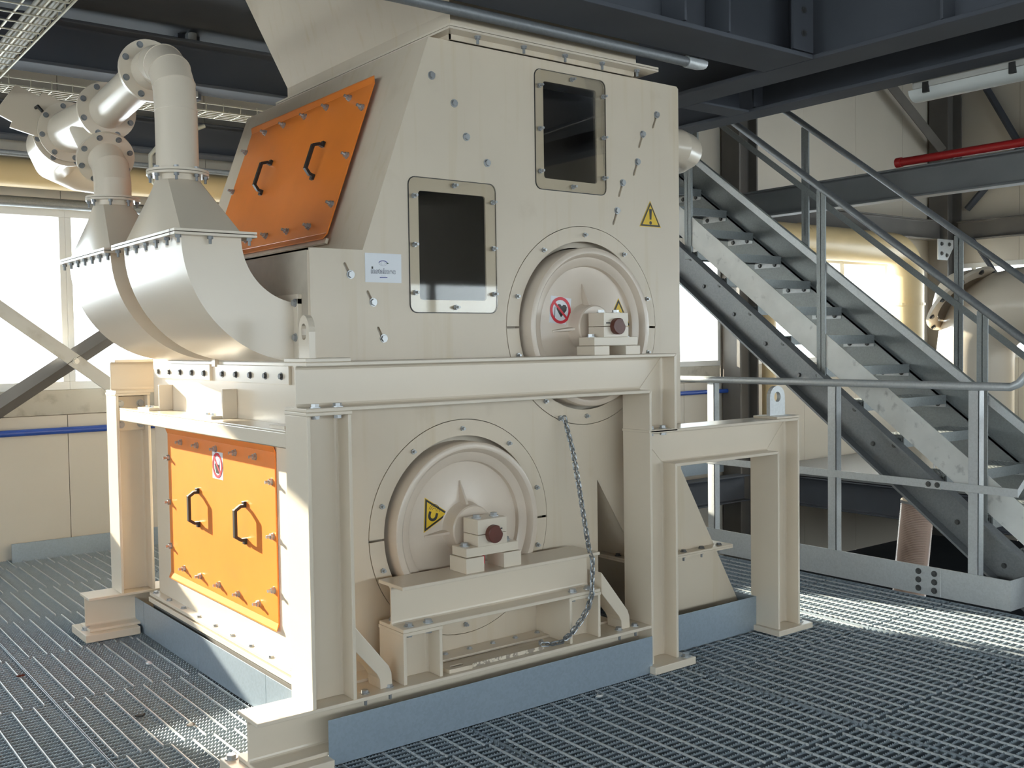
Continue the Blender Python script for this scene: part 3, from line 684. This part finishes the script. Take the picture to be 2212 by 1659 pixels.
flat('mark', [(3.214, 1.946), (3.230, 1.946), (3.227, 1.900), (3.217, 1.900)], FR, -Y, .0021, 'signblack', st); flat('mark', circ(3.222, 1.886, .0075, 14), FR, -Y, .0021, 'signblack', st)
DR = lambda a, b, h=0.0: P2(a, b, .0072 + h)
hs_ = MB(); hc, hz = .60, .885 - .345
prohibition(d2, DR, n2, hc, hz, .052, (0, 1.08))
flat('hand_mark', [(hc - .014, hz - .032), (hc + .012, hz - .034), (hc + .022, hz - .01), (hc + .022, hz + .012), (hc - .008, hz + .012), (hc - .026, hz + .006), (hc - .030, hz + .002)], DR, n2, .0012, 'signblack', d2)
for i, (xx, tp) in enumerate(((-.004, .026), (.004, .032), (.012, .030), (.0195, .024))): flat('hand_mark', [(hc + xx - .0034, hz + .004), (hc + xx + .0034, hz + .004), (hc + xx + .0034, hz + tp), (hc + xx - .0034, hz + tp)], DR, n2, .0013, 'grey', d2)
# maker's sticker
ls = flat('maker_sticker', [(1.800, 1.593), (1.949, 1.593), (1.950, 1.697), (1.800, 1.697)], FR, -Y, 0, 'white', fp); ls['label'] = 'white maker sticker with blue arc logo'
annulus('logo_arc', 1.8735, 1.656, .0185, .0215, FR, -Y, .0007, 'navy', ls, 28, 152, 20, .75)
annulus('logo_arc', 1.8735, 1.668, .019, .0196, FR, -Y, .0007, 'grey', ls, 205, 335, 16, .8); annulus('logo_globe', 1.8735, 1.662, .0085, .0091, FR, -Y, .0007, 'grey', ls, 0, 360, 20, .8)
flat('logo_dash', [(1.888, 1.6605), (1.8955, 1.6605), (1.8955, 1.6635), (1.888, 1.6635)], FR, -Y, .0007, 'green', ls)
flat('text_line', [(1.859, 1.6095), (1.890, 1.6095), (1.890, 1.6125), (1.859, 1.6125)], FR, -Y, .0007, 'navy', ls); flat('text_line', [(1.864, 1.6155), (1.884, 1.6155), (1.884, 1.6165), (1.864, 1.6165)], FR, -Y, .0007, 'grey', ls)
flat('letter_dot', [(1.8262, 1.6405), (1.8322, 1.6405), (1.8322, 1.649), (1.8262, 1.649)], FR, -Y, .0007, 'signblack', ls)
for nm, off, mt_, dy in (('lettering', .0011, 'ink', .0012), ('lettering', -.0001, 'white', .0020)):
    tc = bpy.data.curves.new(nm, 'FONT'); tc.body = '\u0131nstalmec'; tc.size = .0255; tc.offset = off; tc.align_x = 'CENTER'; tc.extrude = .0002; tc.space_character = 1.05
    tmp = bpy.data.objects.new('t', tc); COL.objects.link(tmp); dg = bpy.context.evaluated_depsgraph_get(); dg.update()
    me = bpy.data.meshes.new_from_object(tmp.evaluated_get(dg)); bpy.data.objects.remove(tmp); me.materials.clear(); me.materials.append(M[mt_])
    to = link(nm, me, ls, (1.8735, YB - .0008 - dy, 1.6255)); to.rotation_euler = (math.pi / 2, 0, 0)

# ---- drums, shafts and bearings
def drum(cx, cz, label):
    t = thing('magnetic_drum', (cx, 3.6, cz - .34), label, 'drum')
    o = (cx, 3.165, cz)
    sh_ = MB().lathe([(.328, -.30), (.328, .006), (.325, .012), (.318, .015), (.303, .014), (.295, .006), (.288, -.010), (.262, -.013), (.254, -.018), (.250, -.033), (.112, -.034), (.100, -.030), (.093, -.020), (.090, .026), (.085, .031), (.0, .031)], o, -Y, 72).build('end_shield', 'cream_cast', t, smooth=35)
    for a in (95, 185, 275, 5):
        c, s = math.cos(math.radians(a)), math.sin(math.radians(a))
        rr, tt = V((c, 0, s)), V((-s, 0, c)); oo = V((cx, 3.198, cz))
        vs = []
        for r, h, w in ((.088, .040, .010), (.180, .003, .004)):
            vs += [oo + rr * r + tt * w, oo + rr * r - tt * w, oo + rr * r - tt * w * .5 - Y * h, oo + rr * r + tt * w * .5 - Y * h]
        MB().add(vs, [(0, 1, 5, 4), (1, 2, 6, 5), (2, 3, 7, 6), (3, 0, 4, 7), (0, 1, 2, 3), (4, 5, 6, 7)]).build('rib', 'cream_cast', t, smooth=40)
    # shaft end with a flat and a scribed line
    q = [(.033 * math.cos(a), .033 * math.sin(a)) for a in [math.radians(60 + 300 * i / 26) for i in range(27)]]
    MB().prism(q, (cx, 2.99, cz), X, Z, -.125, 0).build('shaft', 'rust', t, bev=.003)
    return t, sh_
du, du_s = drum(UC[0], UC[1] - .006, 'upper magnetic drum with pacemaker prohibition sign on its cream end shield')
dl, dl_s = drum(LC[0], LC[1], 'lower magnetic drum with yellow magnet triangle on its cream end shield')
DI = lambda a, b, h=0.0: V((a, 3.1982 - h, b))
stm = triangle(dl_s, DI, -Y, 2.066, .734, .076, math.radians(-93)); magnet(stm, DI, -Y, 2.066, .734, .075, math.radians(-18))
prohibition(du_s, DI, -Y, 2.700, 1.500, .0545, (math.radians(-6), 1.0))
hx, hzz = 2.706, 1.502
heart = [(0, -.030), (.026, .0), (.027, .014), (.019, .022), (.008, .022), (0, .014), (-.008, .022), (-.019, .022), (-.027, .014), (-.026, 0)]
flat('heart_mark', rot(heart, math.radians(-6), hx, hzz), DI, -Y, .0012, 'signblack', du_s)
flat('lead_mark', [(2.668, 1.468), (2.670, 1.468), (2.673, 1.515), (2.671, 1.515)], DI, -Y, .0012, 'signblack', du_s)
stu = triangle(du_s, DI, -Y, 3.025, 1.475, .080, 0); magnet(stu, DI, -Y, 3.025, 1.475, .075, math.radians(60))
def bearing(cx, cz, zb, label):
    t = thing('bearing_block', (cx, 3.05, zb), label, 'bearing')
    y0, y1 = 3.012, 3.105
    MB().box(cx - .066, cx + .066, y0, y1, cz - .0015 + .003, cz + .056).build('cap', 'cream_clean', t, bev=.0015)
    MB().box(cx - .066, cx + .066, y0, y1, cz - .042, cz - .0005).box(cx - .118, cx + .118, y0, y1, cz - .075, cz - .042).build('base', 'cream_clean', t, bev=.0015)
    for s in (-1, 1):
        xx = cx + s * .085
        MB().box(xx - .040, xx + .040, y0 - .008, y1 + .006, zb, cz - .077).build('spacer_block', 'cream_clean', t, bev=.0015)
        bolt(t, (cx + s * .093, 3.06, cz - .042), (0, 0, 1), BOLT, 1.15); bolt(t, (cx + s * .040, 3.058, cz + .056), (0, 0, 1), BOLT, 1.1)
    MB().box(cx - .055 if zb > 1 else cx + .034, cx - .033 if zb > 1 else cx + .044, y0 - .002, y0, cz + .012, cz + .017).build('pen_mark', 'black', t)
    return t
bearing(UC[0], 1.43, 1.317, 'cream bearing block of the upper drum bolted onto the long cross beam')
bearing(LC[0], .672, .54, 'cream bearing block of the lower drum bolted onto the short stand')
MB().box(2.195, 2.225, 3.09, 3.10, .545, .575).build('red_rag', 'red', label='small red rag under the lower bearing block', cat='rag')
# stand of the lower bearing
sd2 = thing('bearing_stand', (2.25, 3.06, .2), 'cream I-beam stand on two stub columns under the lower bearing', 'stand')
ys = 3.067
beam_x(1.80, 2.71, ys, .46, .16, .165).build('top_beam', 'cream_clean', sd2, bev=.0025)
for x in (1.88, 2.63):
    post_z(.2, .37, x, ys, .16, .165).build('stub_column', 'cream_clean', sd2, bev=.0025)
    MB().box(x - .082, x + .082, ys - .084, ys + .084, .368, .380).build('cap_plate', 'cream_clean', sd2, bev=.0015)
    for q in (-.04, .04):
        bolt(sd2, (x + q, ys - .052, .393), (0, 0, 1), BOLT, 1.1); bolt(sd2, (x + q, ys - .052, .368), (0, 0, -1), BOLT, 1.05)
bolt(sd2, (1.84, ys + .05, .393), (0, 0, 1), BOLT, 1.1)
MB().box(2.554, 2.56, ys + .083, 3.199, .2, .37).build('back_plate', 'cream_clean', sd2)

# ---- chain and the loose lock bar
ch = thing('chain', (2.6, 3.0, .22), 'galvanised link chain hanging from a ring bolt down to the lock bar', 'chain')
path = [V(p) for p in ((2.690, 3.165, 1.055), (2.700, 3.13, .93), (2.704, 3.10, .79), (2.690, 3.04, .60), (2.672, 3.005, .545), (2.655, 2.968, .52), (2.650, 2.965, .44), (2.644, 2.962, .385), (2.62, 2.958, .335), (2.58, 2.958, .29), (2.535, 2.960, .250), (2.49, 2.965, .226), (2.45, 2.98, .221), (2.42, 3.0, .221))]
lk = MB().tube([(.0062 * c_, .0, s_) for c_, s_ in [(math.cos(a) * 1.0, math.sin(a) * .0048 + (.0085 if math.sin(a) > 0 else -.0085)) for a in [2 * math.pi * (i + .5) / 14 for i in range(14)]]], .0022, 6, closed=True).mesh('link', 'chain', 50)
step, acc, k = .0192, 0.0, 0
for a, b in zip(path, path[1:]):
    L = (b - a).length; d_ = (b - a) / L
    while acc < L:
        o = link('link', lk, ch, a + d_ * acc); o.rotation_mode = 'QUATERNION'
        o.rotation_quaternion = V((0, 0, 1)).rotation_difference(d_) @ Quaternion((0, 0, 1), math.pi / 4 + (k % 2) * math.pi / 2); o.scale = (1.35, 1.35, 1.25)
        acc += step; k += 1
    acc -= L
bolt(ch, (2.690, 3.199, 1.06), (0, -1, 0), STUD, 1.0)
lb = thing('lock_bar', (2.2, 3.04, .2), 'chipped cream flat bar with an eye lying loose on the base beam', 'bar')
plate('bar', [(1.99, 2.99), (2.085, 2.985), (2.10, 3.0), (2.43, 3.0), (2.435, 3.03), (2.43, 3.045), (2.0, 3.045), (1.985, 3.03)], [slot(2.04, 3.018, 0, .04, .016)], (0, 0, .2005), X, Y, .014, 'cream', lb)
MB().box(2.10, 2.43, 2.9985, 3.0, .2005, .2145).build('chipped_edge', mat('chipped_edge', (.70, .62, .50), .6, dirt=(.07, .035, .02), dscale=45, dmin=.46, dmax=.52), lb)
MB().tube([(2.425, 3.02, .214), (2.425, 3.02, .228), (2.425, 3.005, .236), (2.425, 2.992, .226)], .004, 6).build('eye', 'zinc', lb)

# ---- galvanised kerb plates round the foot of the machine
def kerb(name, mb, label): return mb.build(name, 'galv', bev=.0008, label=label, cat='kerb plate')
kerb('kerb_plate', MB().box(1.499, 2.976, 2.963, 2.966, 0.004, .157), 'long blue-grey galvanised kerb plate under the front base beam')
for a, b, lab in ((3.14, 3.53, 'sunlit galvanised kerb plate beside the front foot of the frame'), (3.533, 4.22, 'galvanised kerb plate below the middle of the lower orange door'), (4.223, 4.93, 'galvanised kerb plate below the far edge of the lower orange door'), (4.934, 5.10, 'short galvanised kerb plate beside the rear foot of the frame')):
    kerb('kerb_plate', MB().box(1.534, 1.537, a, b, 0.004, .157), lab)
kc = MB().box(3.20, 3.80, 3.098, 3.101, 0.004, .163).box(3.797, 3.80, 3.101, 4.85, 0.004, .163); kerb('kerb_plate', kc, 'galvanised kerb plate folded round the foot of the discharge chute')

# ---- discharge chute
cu_ = thing('discharge_chute', (3.4, 4, .1), 'cream inclined discharge chute with a bolted flange leaning towards the stair', 'chute')
hx_ = lambda z: (2.894 + (.788 - z) * .62, 3.405 + (.79 - z) * .58)
for z1, z0, nm in ((.790, .418, 'upper_section'), (.40, .10, 'lower_section')):
    a1, b1 = hx_(z1); a0, b0 = hx_(z0)
    q = MB()
    ring_ = [(a1, z1), (b1, z1), (b0, z0), (a0, z0)]
    q.prism(ring_, (0, YB + .006, 0), X, Z, 0, .006); q.prism(ring_, (0, YE, 0), X, Z, 0, .006)
    for (pa, pb) in ((ring_[1], ring_[2]), (ring_[3], ring_[0])):
        q.add([(pa[0], YB, pa[1]), (pb[0], YB, pb[1]), (pb[0], YE, pb[1]), (pa[0], YE, pa[1])], [(0, 1, 2, 3)])
    q.build(nm, 'cream', cu_)
a0, b0 = hx_(.41)
fl = MB()
for z in (.402, .411): fl.box(a0 - .05, b0 + .06, YB - .06, YB, z, z + .008).box(a0 - .05, b0 + .06, YE, YE + .05, z, z + .008).box(b0, b0 + .06, YB, YE, z, z + .008).box(a0 - .05, a0, YB, YE, z, z + .008)
flo = fl.build('flange', 'cream', cu_)
for i in range(5):
    xx = a0 + .02 + i * (b0 - a0) / 4.2
    bolt(flo, (xx, YB - .03, .419), (0, 0, 1), BOLTD, .9); bolt(flo, (xx, YB - .03, .402), (0, 0, -1), NUTD, .8)
for i in range(4): bolt(flo, (b0 + .03, YB + .15 + i * .35, .419), (0, 0, 1), BOLTD, .9)
for i in range(4): bolt(flo, (a0 - .025, YB + .1 + i * .35, .419), (0, 0, 1), BOLTD, .9)

# ---- inlet hopper
hp_ = thing('inlet_hopper', (2.65, 3.9, 2.5), 'cream inlet hopper widening upwards above the separator housing', 'hopper')
def hop(z): 
    e = max(0, z - 2.60) * .26
    return (2.165 - e, 3.12 + e, 3.175 - e, 4.56 + e * 1.7)
lev = [2.537, 2.60, 3.30]
q = MB()
for k in range(2):
    A, B = hop(lev[k]), hop(lev[k + 1]); za, zb = lev[k], lev[k + 1]
    c0 = [(A[0], A[2], za), (A[1], A[2], za), (A[1], A[3], za), (A[0], A[3], za)]; c1_ = [(B[0], B[2], zb), (B[1], B[2], zb), (B[1], B[3], zb), (B[0], B[3], zb)]
    q.add(c0 + c1_, [(i, (i + 1) % 4, 4 + (i + 1) % 4, 4 + i) for i in range(4)])
q.build('hopper_shell', 'cream', hp_)
q = MB(); q.box(2.165, 3.12, 3.18, 3.186, 2.5, 2.52).box(2.165, 2.171, 3.18, 4.55, 2.5, 2.52).box(3.114, 3.12, 3.18, 4.55, 2.5, 2.52).build('neck', 'cream', hp_)
fl = MB()
for z in (2.519, 2.529): fl.box(2.125, 3.20, 3.12, 3.18, z, z + .008).box(2.125, 2.17, 3.18, 4.61, z, z + .008).box(3.115, 3.20, 3.18, 4.61, z, z + .008)
flo = fl.build('flange', 'cream_clean', hp_)
for x in (2.27, 2.49, 2.70, 2.90, 3.10): bolt(flo, (x, 3.148, 2.519), (0, 0, -1), NUTD, .95); bolt(flo, (x, 3.148, 2.519), (0, 0, -1), BOLT, .8)
for yy in (3.5, 3.9, 4.3): bolt(flo, (2.147, yy, 2.519), (0, 0, -1), NUTD, .8)

# ---- suction ducts on the side of the housing, and their pipework
def duct(y0, y1, label):
    t = thing('suction_duct', (1.39, (y0 + y1) / 2, 1.3), label, 'duct')
    cx, cz, Ro, Ri, n = 1.60, 1.735, .42, .215, 20
    arcp = lambda r: [(cx - r * math.cos(math.pi / 2 * i / n), cz - r * math.sin(math.pi / 2 * i / n)) for i in range(n + 1)]
    a, b = arcp(Ro), arcp(Ri); q = MB()
    vs = [];
    for (xo, zo), (xi, zi) in zip(a, b): vs += [(xo, y0, zo), (xi, y0, zi), (xi, y1, zi), (xo, y1, zo)]
    fs = [(4 * i + e, 4 * i + 4 + e, 4 * i + 4 + (e + 1) % 4, 4 * i + (e + 1) % 4) for i in range(n) for e in range(4)]
    q.add(vs, fs).build('elbow_duct', 'cream_clean', t, smooth=25)
    e_ = MB().box(1.568, 1.586, y0 - .035, y0, 1.29, 1.535).box(1.568, 1.586, y0 - .035, y1 + .035, 1.515, 1.55).build('end_flange', 'cream_clean', t, bev=.0015)
    for z in (1.52, 1.40): bolt(e_, (1.568, y0 - .017, z), (-1, 0, 0), BOLT, .9)
    fl = MB()
    x0, x1 = cx - Ro, cx - Ri
    for z in (1.735, 1.746):
        fl.box(x0 - .035, x1 + .04, y0 - .04, y0 + .005, z, z + .008).box(x0 - .035, x1 + .04, y1 - .005, y1 + .04, z, z + .008).box(x0 - .035, x0 + .005, y0, y1, z, z + .008).box(x1 - .005, x1 + .04, y0, y1, z, z + .008)
    f_ = fl.build('flange', 'cream_clean', t)
    ys_ = [y0 - .02 + i * (y1 - y0 + .04) / 6 for i in range(7)]
    for yy in ys_: bolt(f_, (x0 - .016, yy, 1.735), (0, 0, -1), NUTD, .85)
    for xx in (x0 + .09, x1 + .02): bolt(f_, (xx, y0 - .02, 1.735), (0, 0, -1), NUTD, .85)
    # square to round hood
    c = V(((x0 + x1) / 2, (y0 + y1) / 2, 0)); k = 10; rect = []; rnd = []
    cor = [(x0, y0), (x1, y0), (x1, y1), (x0, y1)]
    for s in range(4):
        p, p2 = cor[s], cor[(s + 1) % 4]
        for i in range(k):
            f = i / k; rect.append((p[0] + (p2[0] - p[0]) * f, p[1] + (p2[1] - p[1]) * f, 1.754))
            a = math.radians(225 + 90 * s + 90 * f); rnd.append((c.x + .078 * math.cos(a), c.y + .078 * math.sin(a), 1.955))
    N = 4 * k
    MB().add(rect + rnd, [(i, (i + 1) % N, N + (i + 1) % N, N + i) for i in range(N)]).build('hood', 'cream_clean', t, smooth=30)
    MB().cyl((c.x, c.y, 1.955), (c.x, c.y, 1.978), .078, n=40, caps=False).build('collar', 'cream_clean', t, smooth=40)
    r_ = MB().ring((c.x, c.y, 1.974), Z, .070, .106, .008, 40).build('round_flange', 'cream_clean', t, smooth=30)
    for i in range(8):
        a = 2 * math.pi * (i + .5) / 8; bolt(r_, (c.x + .093 * math.cos(a), c.y + .093 * math.sin(a), 1.974), (0, 0, -1), NUTD, .8)
    return t, c
t1, cA = duct(3.30, 3.90, 'curved cream suction duct with hood beside the front post')
t2, cB = duct(4.07, 4.66, 'curved cream suction duct with hood beside the rear post')
PR = .0725
def flange(o, d, parent, r=.108, t=.009, nb=8, me=BOLTG, s=.75, front=True, rot0=0.0):
    o, d = V(o), V(d).normalized()
    f_ = MB().ring(o, d, PR - .004, r, t, 40).build('flange', 'cream_clean', parent, smooth=30)
    u, v = MB().frame(d)
    for i in range(nb):
        a = 2 * math.pi * (i + .5) / nb + rot0
        p = o + (u * math.cos(a) + v * math.sin(a)) * (r - .017)
        if front: bolt(f_, p, -d, me, s)
        else: bolt(f_, p + d * t, d, me, s)
    return f_
p1 = thing('pipe_elbow', (cA.x, cA.y, 1.98), 'cream mitred pipe elbow rising from the hood beside the front post', 'pipe')
axz = 2.40
path = [(cA.x, 3.60, 1.992), (cA.x, 3.60, 2.20)] + [(cA.x, 3.60 + .175 - .175 * math.cos(a), 2.225 + .175 * math.sin(a)) for a in (math.radians(q_) for q_ in (22, 45, 68, 90))] + [(cA.x, 3.862, axz)]
MB().tube(path, PR, 40).build('elbow', 'cream_clean', p1, smooth=12)
for i in (1, 2, 3, 4, 5):
    a, b, c = V(path[i - 1]), V(path[i]), V(path[i + 1]); d_ = ((b - a).normalized() + (c - b).normalized()).normalized()
    u_ = X; v_ = d_.cross(u_); MB().tube([b + (u_ * math.cos(t_) + v_ * math.sin(t_)) * (PR + .0004) for t_ in [2 * math.pi * k / 36 for k in range(36)]], .0016, 6, closed=True).build('weld_seam', 'cream_clean', p1, smooth=60)
f_ = MB().ring((cA.x, 3.6, 1.984), Z, .07, .106, .008, 40).build('round_flange', 'cream_clean', p1, smooth=30)
for i in range(8):
    a = 2 * math.pi * (i + .5) / 8; bolt(f_, (cA.x + .093 * math.cos(a), 3.6 + .093 * math.sin(a), 1.992), Z, BOLT, .7)
flange((cA.x, 3.857, axz), Y, p1, .114)
sp_ = thing('straight_pipe', (cA.x, 4.15, axz), 'straight cream pipe between the mitred elbow and the branch piece', 'pipe')
MB().cyl((cA.x, 3.867, axz), (cA.x, 4.415, axz - .045), PR, n=40).build('pipe', 'cream_clean', sp_, smooth=40)
MB().ring((cA.x, 3.867, axz), Y, .070, .114, .009, 40).build('flange', 'cream_clean', sp_, smooth=30)
flange((cA.x, 4.41, axz - .045), Y, sp_, .118)
yj = thing('branch_pipe', (cA.x, 4.7, 2.2), 'cream Y-shaped branch pipe joining the two suction lines', 'pipe')
MB().cyl((cA.x, 4.42, axz - .045), (cA.x, 5.02, axz - .03), .082, .095, n=40).build('main_pipe', 'cream_clean', yj, smooth=40)
MB().ring((cA.x, 4.42, axz - .045), Y, .070, .118, .009, 40).build('flange', 'cream_clean', yj, smooth=30)
bd = V((0, .82, .57)).normalized(); bo = V((cA.x - .004, 4.44, 2.165))
MB().cyl(bo, bo + bd * .38, .080, .075, n=36).build('branch', 'cream_clean', yj, smooth=40)
MB().ring(bo, bd, .07, .116, .008, 40).build('flange', 'cream_clean', yj, smooth=30)
flange((cA.x, 5.005, axz - .03), Y, yj, .135, rot0=.2)
p2 = thing('riser_pipe', (cB.x, cB.y, 1.98), 'short cream riser pipe from the rear hood to the branch piece', 'pipe')
MB().tube([(cB.x, cB.y, 1.986), (cB.x, cB.y, 2.055), (cB.x, cB.y + .022, 2.12), bo - bd * .002], PR, 40).build('riser', 'cream_clean', p2, smooth=14)
f_ = MB().ring((cB.x, cB.y, 1.984), Z, .07, .106, .008, 40).build('round_flange', 'cream_clean', p2, smooth=30)
flange(bo - bd * .010, bd, p2, .116, .008)
# slide gate plate and the bend behind it
sg = thing('slide_gate', (1.2, 5.05, 2.35), 'cream slide gate plate with a stepped outline clamped between pipe flanges', 'valve')
gq = [(1.37, 2.283), (1.345, 2.475), (1.175, 2.542), (1.163, 2.520), (1.064, 2.558), (.975, 2.425), (1.045, 2.392), (1.036, 2.366)]
MB().prism(gq, (0, 5.035, 0), X, Z, 0, .018).build('gate_plate', 'cream', sg, bev=.001)
MB().tube([(1.145, 5.017, 2.465), (1.145, 4.975, 2.465), (1.16, 4.96, 2.44)], .007, 8).build('pull_knob', 'black', sg)
e2 = thing('outlet_bend', (1.35, 5.4, 2.2), 'cream mitred outlet bend behind the slide gate', 'pipe')
MB().tube([(cA.x, 5.05, axz - .03), (cA.x, 5.32, axz - .05), (cA.x + .05, 5.46, axz - .075), (cA.x + .17, 5.53, axz - .105), (cA.x + .36, 5.53, axz - .12)], .115, 36).build('bend', 'cream_clean', e2, smooth=14)
flange((cA.x, 5.045, axz - .03), Y, e2, .15, rot0=.1)
MB().ring((cA.x + .36, 5.53, axz - .12), X, .08, .15, .014, 36).build('flange', 'cream_clean', e2, smooth=30)
# pipe showing past the housing on the stair side
tp = thing('exhaust_pipe', (3.7, 3.7, 2.2), 'cream mitred exhaust pipe bending away behind the housing', 'pipe')
MB().tube([(3.40, 3.62, 2.34), (3.84, 3.62, 2.34), (3.93, 3.66, 2.34), (3.985, 3.75, 2.34), (4.0, 4.2, 2.34)], .095, 32).build('pipe', 'cream_clean', tp, smooth=14)

# ================================================================== railing at the edge of the floor
rl = thing('safety_railing', (5.0, 3.5, 0), 'galvanised safety railing with toe board between the machine and the stair', 'railing')
MB().tube([(5.0, 6.9, 1.115), (5.0, 2.50, 1.118), (5.01, 2.465, 1.135), (5.04, 2.43, 1.19), (5.12, 2.36, 1.42)], .021, 16).build('handrail', 'galv_pale', rl, smooth=40)
MB().box(4.998, 5.004, 2.46, 6.9, .575, .617).build('mid_rail', 'galv_pale', rl, bev=.001)
MB().prism([(0, 0), (.3, .55), (.3, .595), (0, .042)], (5.001, 2.462, .575), V((.55, -.83, 0)), Z, -.003, .003).build('mid_rail', 'galv_pale', rl)
sp2 = MB().box(4.994, 4.998, 2.86, 2.95, .574, .618).build('splice_plate', 'galv_pale', rl)
for yy in (2.88, 2.93): bolt(sp2, (4.994, yy, .596), (-1, 0, 0), BOLTD, .9)
tb = MB().box(4.998, 5.004, 2.50, 6.9, 0.004, .157).box(4.998, 5.9, 2.494, 2.50, 0.004, .157).build('toe_board', 'galv_pale', rl)
sp3 = MB().box(4.993, 4.998, 2.86, 3.02, .006, .155).build('splice_plate', 'galv_pale', rl, bev=.0008)
for yy in (2.895, 2.985):
    for z in (.035, .08, .125): bolt(sp3, (4.993, yy, z), (-1, 0, 0), BOLTD, 1.0)
for yy in (6.3, 5.35, 4.44, 3.53, 2.69):
    MB().box(5.004, 5.054, yy - .028, yy - .022, .10, 1.095).box(5.004, 5.009, yy - .028, yy + .028, .10, 1.095).build('post', 'galv_pale', rl, bev=.0012)

# ================================================================== stair
SX0, SX1, SLP = 5.20, 6.10, .76
zt = lambda yy: 1.166 + SLP * (yy - 3.72)
sr = thing('steel_stair', (5.65, 2.3, 0), 'galvanised steel stair with grating treads and tube handrails rising to the platform', 'stairs')
sy0, sy1 = 2.22, 6.15
def stringer(x, s):
    q = MB(); L0, L1 = zt(sy0), zt(sy1)
    def band(xa, xb, da, db):
        q.add([(xa, sy0, L0 + da), (xb, sy0, L0 + da), (xb, sy1, L1 + da), (xa, sy1, L1 + da), (xa, sy0, L0 + db), (xb, sy0, L0 + db), (xb, sy1, L1 + db), (xa, sy1, L1 + db)],
              [(3, 2, 1, 0), (4, 5, 6, 7), (0, 1, 5, 4), (1, 2, 6, 5), (2, 3, 7, 6), (3, 0, 4, 7)])
    band(x, x + .008, -.255, 0)
    for da, db in ((-.015, 0), (-.255, -.240)): band(min(x, x + s * .065), max(x, x + s * .065), da, db)
    return q
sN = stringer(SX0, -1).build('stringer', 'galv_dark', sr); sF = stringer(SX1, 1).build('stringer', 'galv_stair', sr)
def slab(name, x, w, ya, yb, da, db, mt, parent):
    return MB().add([(x, ya, zt(ya) + da), (x + w, ya, zt(ya) + da), (x + w, yb, zt(yb) + da), (x, yb, zt(yb) + da), (x, ya, zt(ya) + db), (x + w, ya, zt(ya) + db), (x + w, yb, zt(yb) + db), (x, yb, zt(yb) + db)],
                    [(3, 2, 1, 0), (4, 5, 6, 7), (0, 1, 5, 4), (1, 2, 6, 5), (2, 3, 7, 6), (3, 0, 4, 7)]).build(name, mt, parent)
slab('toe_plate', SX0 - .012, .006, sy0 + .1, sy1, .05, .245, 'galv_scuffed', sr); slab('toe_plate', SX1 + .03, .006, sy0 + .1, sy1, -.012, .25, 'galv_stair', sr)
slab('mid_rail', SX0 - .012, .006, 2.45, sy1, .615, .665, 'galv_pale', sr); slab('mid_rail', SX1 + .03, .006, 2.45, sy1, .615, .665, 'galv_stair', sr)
for x in (SX0 - .03, SX1 + .03):
    MB().tube([(x, 2.45, zt(2.45) + 1.095), (x, sy1, zt(sy1) + 1.095)], .021, 14).build('handrail', 'galv_dark', sr, smooth=40)
for x, ys_ in ((SX0 - .02, (2.74, 3.73, 4.79, 5.8)), (SX1 + .036, (2.55, 3.40, 4.55, 5.6))):
    for yy in ys_: MB().box(x, x + .05, yy - .003, yy + .003, zt(yy) - .06, zt(yy) + 1.08).box(x, x + .006, yy - .03, yy + .03, zt(yy) - .06, zt(yy) + 1.08).build('post', 'galv_stair', sr, bev=.001)
trd = MB(); W_ = SX1 - SX0 - .012
for i in range(9): trd.box(0, W_, .012 + i * .026, .015 + i * .026, -.028, 0)
i = 0
while .038 * i < W_ - .01: trd.box(.02 + .038 * i, .024 + .038 * i, 0, .235, -.007, .001); i += 1
trd.box(0, W_, -.004, .004, -.055, .002); trd.box(0, W_, .232, .236, -.04, 0)
tme = trd.mesh('tread', 'galv_stair'); epm = MB().box(-.005, 0, 0, .235, -.075, 0).mesh('end_plate', 'galv_pale')
for k in range(-9, 5):
    yy, z = 4.58 + .2545 * k, zt(4.58 + .2545 * k) - .045
    if z < .05: continue
    t_ = link('tread', tme, sr, (SX0 + .010, yy - .1, z)); e_ = link('end_plate', epm, t_, (SX1 - .0005, yy - .1, z))
    for q in (.05, .185): bolt(t_, (SX1 - .006, yy - .1 + q, z - .055), (-1, 0, 0), BOLTD, 1.0)
    for q in (.05, .185): bolt(t_, (SX0, yy - .1 + q, z - .045), (-1, 0, 0), BOLTD, .9)

# small litter on the grating
for n_, (x, yy, lab) in enumerate(((1.17, 3.83, 'small dark lump of dirt on the grating beside the kerb'), (1.40, 4.45, 'crumpled pale scrap on the grating against the kerb'), (.93, 4.63, 'flat brown scrap lying far out on the grating'), (1.28, 3.62, 'brown crumb of dirt on the grating near the front foot'), (2.62, 2.90, 'pale lump of dried dirt below the front kerb plate'))):
    q = MB(); b_ = [(random.uniform(.6, 1.3) * .018 * math.cos(a), random.uniform(.6, 1.3) * .014 * math.sin(a)) for a in [2 * math.pi * i / 9 for i in range(9)]]
    q.prism(b_, (x, yy, 0), X, Y, .003, lambda u, v: .008 + .004 * math.sin(u * 900))
    q.build('scrap', ['rubber', 'white', 'rust', 'steel_brown', 'flash'][n_], label=lab, cat='scrap')
